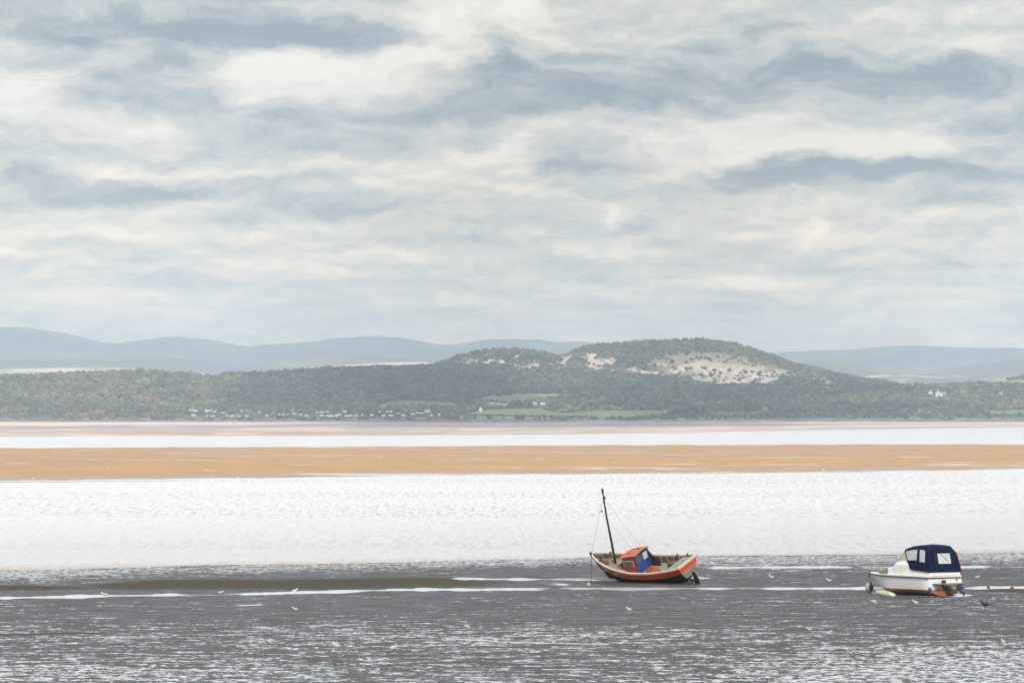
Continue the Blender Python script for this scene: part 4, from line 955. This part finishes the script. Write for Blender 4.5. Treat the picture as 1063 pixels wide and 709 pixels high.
# windscreen (covered) in front of the canopy
wsn = MB()
lo = [(2.3, 1.02, 2.03), (3.28, .86, 2.05), (3.40, 0, 2.10), (3.28, -.86, 2.05), (2.3, -1.02, 2.03)]
hi = [(2.3, .96, 2.68), (2.62, .84, 2.70), (2.70, 0, 2.78), (2.62, -.84, 2.70), (2.3, -.96, 2.68)]
wsn.loft([[Vector(p) for p in lo], [Vector(p) for p in hi]], 0); wsc = wsn.build('windscreen', 'tanvinyl', cru)
for a, b_ in zip(lo[1:4], hi[1:4]): MB().tube([a, b_], .025, 6).build('windscreen_frame', 'steel', wsc)
MB().tube([(2.3, .98, 2.70), (2.64, .85, 2.72), (2.72, 0, 2.80), (2.64, -.85, 2.72), (2.3, -.98, 2.70)], .025, 6).build('windscreen_frame', 'steel', wsc)
# canopy: lofted canvas
can = MB()
def cring(xb, zb, wb_, xm, zm, wm, xt, zt): # bottom edge, shoulder, crown
    return [Vector((xb, wb_, zb)), Vector((xb*.5+xm*.5, (wb_+wm)/2+.02, (zb+zm)/2)), Vector((xm, wm, zm)), Vector((xt, wm*.90, zt-.03)), Vector((xt, 0, zt+.03)), Vector((xt, -wm*.90, zt-.03)), Vector((xm, -wm, zm)), Vector((xb*.5+xm*.5, -(wb_+wm)/2-.02, (zb+zm)/2)), Vector((xb, -wb_, zb))]
CR = [cring(.00, 1.46, 1.22, .28, 2.62, 1.03, .30, 2.74), cring(.40, 1.50, 1.23, .62, 2.84, 1.02, .62, 2.98), cring(.95, 1.53, 1.23, 1.20, 2.88, 1.02, 1.20, 3.04), cring(1.5, 1.56, 1.22, 1.85, 2.82, 1.0, 1.85, 2.97), cring(1.75, 1.60, 1.20, 2.30, 2.74, .98, 2.32, 2.86), cring(1.80, 1.62, 1.19, 2.62, 2.66, .92, 2.66, 2.80)]
can.loft(CR, 0, smooth=False)
can.add(CR[0], [tuple(range(9))], 0)
cano = can.build('canopy', 'navy', cru)
# vinyl windows sewn into the canopy: follow its side surface
def side_pt(u, h_, side=1, off=.02):
    i = min(int(u), len(CR)-2); f_ = u-i
    def col(r):
        bpt, mpt, tpt = r[0], r[1], r[2]
        return bpt.lerp(mpt, h_*2) if h_ < .5 else mpt.lerp(tpt, h_*2-1)
    p = col(CR[i]).lerp(col(CR[i+1]), f_); return Vector((p.x, side*(p.y+off), p.z))
def side_win(u0, u1, u2, u3, h0, h1, side):
    w_ = MB(); R = []
    for k in range(5):
        f_ = k/4; ub = u0+(u1-u0)*f_; ut = u2+(u3-u2)*f_
        R.append([side_pt(ub+(ut-ub)*g/4, h0+(h1-h0)*g/4, side) for g in range(5)])
    w_.loft(R, 0); w_.loft([[q-Vector((0, side*.015, 0)) for q in r] for r in R], 0); w_.build('canopy_window', 'vinyl', cano)
for side in (1, -1):
    side_win(2.25, 4.35, 2.15, 4.62, .46, .92, side); side_win(.85, 1.75, .85, 1.75, .40, .92, side)
n_ = (CR[0][2]-CR[0][0]); n_ = Vector((-n_.z, 0, n_.x)).normalized()
def aft_pt(y, h_): x_ = CR[0][0].x+(CR[0][2].x-CR[0][0].x)*h_; z_ = CR[0][0].z+(CR[0][2].z-CR[0][0].z)*h_; return Vector((x_, y, z_))+n_*.03
w_ = MB(); w_.add([aft_pt(.40, .42), aft_pt(-.52, .42), aft_pt(-.52, .93), aft_pt(.40, .93)], [(0, 1, 2, 3)]); w_.add([aft_pt(.40, .42)-n_*.02, aft_pt(-.52, .42)-n_*.02, aft_pt(-.52, .93)-n_*.02, aft_pt(.40, .93)-n_*.02], [(3, 2, 1, 0)]); wpane = w_.build('canopy_window', 'vinyl', cano)
MB().tube([aft_pt(.20, .90)+n_*.01, aft_pt(-.32, .55)+n_*.01], .02, 5).build('prop_stick', 'greywood', wpane)
MB().tube([aft_pt(-1.21, 0.0), aft_pt(-1.05, .99)], .022, 6).build('edge_binding', 'navyedge', cano)
for y_ in (.62, -.62): MB().tube([aft_pt(y_, 0.0)-n_*.015, aft_pt(y_*.95, 1.0)-n_*.015], .016, 5).build('zip', 'navyedge' if False else 'iron', cano)
# swim platform, outdrive, outboard bracket
pf = MB()
for k in range(3): pf.box((-.12-.16*k, -.16, .80), (.14, 2.26, .05))
pf.box((-.20, .7, .74), (.5, .05, .06)); pf.box((-.20, -1.0, .74), (.5, .05, .06)); plat = pf.build('swim_platform', 'teak', cru)
for y_ in (.55, -.95): MB().tube([(-.4, y_, .78), (-.02, y_, .45)], .025, 6).build('strut', 'iron', plat)
ou = MB(); ou.box((-.22, -.05, .50), (.30, .24, .30)); ou.box((-.42, -.05, .33), (.34, .16, .36)); ou.tube([(-.62, -.05, .22), (-.25, -.05, .20)], [.05, .085], 10)
ou.loft([[Vector((-.60+a, -.05+s*.02, b_)) for a, b_ in ((0, .34), (.28, .34), (.20, -.02), (.04, -.02))] for s in (-1, 1)], 0, closed=True, cap0=True, cap1=True)
drv = ou.build('outdrive', 'iron', cru)
pp = MB()
for k in range(3):
    a = k*2.094+.4; pp.loft([[Vector((-.64+.04*s, -.05+math.cos(a)*r_-s*.07*math.sin(a), .22+math.sin(a)*r_+s*.07*math.cos(a))) for s in (-1, 1)] for r_ in (.03, .11, .17)], 0)
pp.build('propeller', 'iron', drv)
om = MB(); om.box((-.50, -.62, .62), (.16, .22, .28), taper=.7); om.tube([(-.50, -.62, .55), (-.56, -.78, .30), (-.60, -.95, .12)], [.07, .06, .05], 8); om.tube([(-.45, -.48, .30), (-.6, -.3, .22)], .05, 8)
om.box((-.60, -.86, .26), (.10, .30, .10)); om.build('outboard_motor', 'iron', cru)
cl_ = MB().box((-.22, .28, .92), (.16, .20, .18)); cl_.tube([(-.26, .45, .7), (-.26, .28, .9)], .04, 6); cl_.tube([(-.18, .30, .45), (-.2, .28, .8)], .05, 6); cl_.build('motor_bracket', 'iron', cru)
MB().tube([(-.01, -.85, 1.02), (-.05, -.85, 1.02)], .05, 8).build('stern_lamp', 'iron', cru)
for y_ in (1.22, -1.22):
    MB().ball((-.10, y_, .50), (.11, .13, .11), seg=12, rng=8).build('fender', 'bluefender', cru)
# bow roller, pulpit
MB().box((6.98, 0, 1.24), (.62, .20, .07)).build('bow_roller', 'greywood', cru)
pu_ = MB()
for s in (1, -1):
    top = [(5.3, s*.72, 1.62), (6.1, s*.50, 1.70), (6.9, s*.22, 1.74), (7.2, 0, 1.75)]
    pu_.tube(top, .013, 5)
    for (a, yy, zt) in ((5.3, .72, 1.62), (6.1, .48, 1.70), (6.85, .18, 1.74)): pu_.tube([(a, s*yy, 1.24), (a+.05, s*yy, zt)], .011, 5)
pu_.build('pulpit_rail', 'steel', cru)
MB().ball((5.75, .2, 1.46), (.09, .09, .07), seg=8, rng=5).build('deck_vent', 'beak', cru)
CM = heading(124, 0, 0); CM.translation = Vector((0, 0, -.05)); CM = place(CM, (0, 1.27, 1.22), 963.5, 618.8); cru.matrix_world = CM
for nm, p in (('bow', (CLn, 0, 1.24)), ('sternPort', (0, 1.27, 1.13)), ('sternStbd', (0, -1.27, 1.13)), ('canTop', (1.2, 0, 3.07)), ('canfront', (2.66, .92, 2.7)), ('canaftbot', (0, -1.22, 1.46)), ('ws foot', (3.28, .86, 2.05))):
    q = proj(CM @ Vector(p)); print('CRUISER', nm, round(q[0], 1), round(q[1], 1))
# buoy hung at the bow, chain, floats
bw = CM @ Vector((7.0, .12, 1.15))
c2 = MB()
for k in range(14):
    z_ = bw.z-.75*(k/14); a = k % 2*1.57
    for s in (1, -1): c2.tube([(bw.x+.02*s*math.cos(a), bw.y+.02*s*math.sin(a), z_+.035), (bw.x+.02*s*math.cos(a), bw.y+.02*s*math.sin(a), z_-.03)], .014, 5)
c2.ball((bw.x, bw.y, bw.z-.05), (.05, .05, .20), 0, 8, 6)
o = c2.build('anchor_chain', 'rust'); tag(o, 'rusty anchor chain hanging from the bow of the white cruiser', 'chain')
b_ = MB().ball((0, 0, 0), (.26, .26, .30), 0, 16, 10); b_.tube([(0, 0, .25), (0, 0, .40)], .06, 8); o = b_.build('bow_buoy', 'greyball'); o.location = (bw.x+.02, bw.y-.05, .32); tag(o, 'round grey green buoy hanging under the bow of the white cruiser', 'buoy')
b_ = MB().ball((0, 0, 0), (.12, .12, .20), 0, 12, 8); b_.tube([(0, 0, .15), (0, 0, .3)], .04, 8); o = b_.build('black_float', 'iron'); o.location = (bw.x+.10, bw.y-.35, .34); tag(o, 'small black float hanging in front of the grey buoy at the cruiser bow', 'float')
p = gpt(919.5, 619.0, .16); b_ = MB().loft([[Vector((xx, r_*math.cos(a), r_*math.sin(a))) for a in [k*math.pi/6 for k in range(12)]] for xx, r_ in ((-.62, .03), (-.55, .13), (-.2, .18), (.2, .18), (.5, .12), (.62, .03))], 0, closed=True, cap0=True, cap1=True, smooth=True)
o = b_.build('long_fender', 'greyball'); o.location = p; o.rotation_euler = (0, math.radians(10), math.radians(-12)); tag(o, 'long pale fender lying in the pool by the cruiser bow', 'fender')
p = gpt(925.5, 619.3, .10); o = MB().ball((0, 0, 0), (.16, .09, .09), 0, 10, 7).tube([(.1, 0, 0), (.2, 0, .06)], .03, 6).build('white_float', 'whitefloat'); o.location = p; o.rotation_euler = (0, .5, .2); tag(o, 'bright white float at the pointed end of the long fender', 'float')
buoy(1050.5, 611.6, .11, 'orangefloat', 'small dark orange buoy in the rivulet near the right edge')
buoy(1026, 611, .10, 'iron', 'tiny black float in the rivulet right of the cruiser')

# ================================================================ GULLS
def bird(white='gullwhite', wing='gullgrey', bk='beak', pose='stand'):
    g = MB(); n = 10
    st_ = {'stand': [(-.27, .012, .19, .02), (-.20, .035, .20, .03), (-.10, .075, .205, .07), (0, .09, .21, .088), (.09, .075, .235, .078), (.14, .05, .275, .055), (.165, .042, .315, .045), (.195, .040, .335, .04), (.225, .025, .335, .028), (.245, .012, .332, .012)],
           'feed': [(-.27, .012, .26, .02), (-.20, .035, .25, .03), (-.10, .075, .225, .07), (0, .09, .205, .088), (.09, .075, .18, .075), (.15, .05, .145, .05), (.185, .042, .105, .042), (.205, .040, .085, .038), (.225, .025, .065, .026), (.24, .012, .05, .012)]}[pose]
    rings = [[Vector((x_, w_*math.cos(2*math.pi*k/n), z_+h_*math.sin(2*math.pi*k/n))) for k in range(n)] for x_, w_, z_, h_ in st_]
    mi = [1 if k in (0, 1, 3, 4)else 0 for k in range(n)]
    g.loft(rings[:6], mi, closed=True, cap0=True, smooth=True); g.loft(rings[5:], 0, closed=True, cap1=True, smooth=True)
    hx, hz_ = st_[-1][0], st_[-1][2]; dz = -.012 if pose == 'stand' else -.04
    g.tube([(hx-.01, 0, hz_), (hx+.05, 0, hz_+dz)], [.012, .004], 6, 2)
    for s in (1, -1): g.tube([(0, s*.03, .14), (.015, s*.03, .06), (0, s*.03, 0)], .008, 5, 2); g.tube([(0, s*.03, .004), (.05, s*.035, .004)], .008, 4, 2)
    g.add([(-.22, .03, .215), (-.22, -.03, .215), (-.34, -.012, .20), (-.34, .012, .20), (-.22, .03, .195), (-.22, -.03, .195), (-.34, -.012, .19), (-.34, .012, .19)], [(0, 1, 2, 3), (7, 6, 5, 4), (0, 4, 5, 1), (1, 5, 6, 2), (2, 6, 7, 3), (3, 7, 4, 0)], 3)
    return g
GP = {p: bird(pose=p).build('gull', ['gullwhite', 'gullgrey', 'beak', 'crow']) for p in ('stand', 'feed')}
first = {p: True for p in GP}
def gull(px, py, rot, label, pose='stand', s=1.0, group='gulls on the mud flat'):
    o = GP[pose]
    if first[pose]: first[pose] = False
    else: o = o.copy(); COL.objects.link(o)
    d_ = gd(py); z_ = 0.03
    o.location = (gx(px, d_), d_, z_); o.rotation_euler = (0, 0, math.radians(rot)); s *= .85; o.scale = (s, s, s); tag(o, label, 'gull', group); return o
gull(950.5, 629.3, 205, 'white gull standing on mud directly in front of the cruiser', 'stand', 1.1)
gull(907.5, 628, 20, 'white gull standing on mud below the bow of the cruiser', 'feed', 1.05)
gull(860.5, 605.5, 190, 'white gull on the dark mud left of the cruiser', 'stand', .95)
gull(801, 602, 160, 'grey gull on the mud midway between the two boats', 'stand', .95)
gull(1014.5, 601.5, 10, 'small white gull right behind the stern of the cruiser', 'stand', .8)
gull(840, 656.5, 200, 'white gull near a second one on open mud below and left of the cruiser', 'stand', .8)
gull(860.5, 660, 0, 'white gull, right-hand one of two on open mud below left of the cruiser', 'stand', .8)
gull(1041.5, 670.5, 240, 'gull standing near the right edge of the puddled foreground mud', 'stand', 1.0)
gull(954, 679, 190, 'gull in the foreground between two others in a loose row', 'stand', .8)
gull(935, 678.5, 30, 'leftmost gull of the loose row in the right foreground', 'feed', .8)
gull(975, 677.5, 20, 'third gull of the loose row in the right foreground', 'stand', .8)
gull(1029.5, 681, 180, 'lowest gull in the right foreground among bright puddles', 'stand', .8)
gull(653, 635.5, 170, 'white gull on the mud below the red boat', 'stand', .85)
gull(645, 671, 10, 'small gull far below the red boat in puddled mud', 'stand', .75)
gull(485, 653, 0, 'small dark gull alone on mud in the middle foreground', 'feed', .75)
gull(109, 621, 185, 'white gull at the bright rivulet in the left of the photo', 'stand', 1.1)
gull(306, 616, 10, 'gull by the rivulet under the long brown mud bar', 'stand', .9)
gull(306.5, 635.5, 200, 'white gull on mud straight below the one by the rivulet', 'stand', .9)
gull(349.5, 674.5, 160, 'gull standing in the lower left foreground near small puddles', 'stand', 1.0)
gull(229, 618.2, 0, 'gull at the rivulet under the left end of the mud bar', 'stand', .9)
gull(408, 676.5, 20, 'gull facing right on puddled mud in the lower middle left', 'stand', .9)
cw = bird(pose='stand'); cw = cw.build('crow', ['crow', 'crow', 'crow', 'crow']); p = gpt(1022.5, 632.5, .03); cw.location = p; cw.rotation_euler = (0, 0, math.radians(200)); cw.scale = (1.25,)*3; tag(cw, 'black crow standing on the mud right of the cruiser', 'crow')
for i, (a, b_) in enumerate([(119.5, 488), (112, 488.6), (214, 491.4), (248, 499.3), (35, 500), (425, 496.7), (350+130*.339, 476.5), (558, 478.5), (570, 495.2), (638, 483), (855, 490.2), (994.5, 475.3), (939, 480), (57, 473.8), (190, 474.5)]):
    gull(a, b_, random.choice((0, 180, 200, 20)), 'tiny white gull standing on the orange sand bank', 'stand', 1.5, 'gulls on the sand bank').location.z = .22
rr_ = random.Random(4); xs_ = [57, 102, 148, 184, 196, 258, 300]+[312+i*9.2+rr_.uniform(-3, 3) for i in range(44)]
for a in xs_:
    b_ = float(poly(FB, a))+.15
    g_ = gull(a, b_, rr_.choice((0, 180, 200, 20)), 'tiny white gull in the long line along the far tide edge', 'stand', rr_.uniform(1.5, 2.3), 'gulls along the far tide edge'); g_.location.z = .05

# ================================================================ CAMERA / RENDER
cam = bpy.data.cameras.new('camera'); co = bpy.data.objects.new('camera', cam); COL.objects.link(co); SC.camera = co
co.location = (0, 0, EYE); co.rotation_euler = (math.radians(90), 0, 0)
cam.sensor_width = 36; cam.lens = F/1063*36; cam.shift_y = (HOR-354.5)/1063; cam.clip_start = 1; cam.clip_end = 100000
SC.view_settings.view_transform = 'Standard'; SC.view_settings.look = 'None'; SC.view_settings.exposure = 0; SC.view_settings.gamma = 1; SC.view_settings.use_curve_mapping = False
SC.cycles.max_bounces = 6; SC.cycles.diffuse_bounces = 2; SC.cycles.volume_bounces = 0; SC.cycles.caustics_reflective = False; SC.cycles.caustics_refractive = False
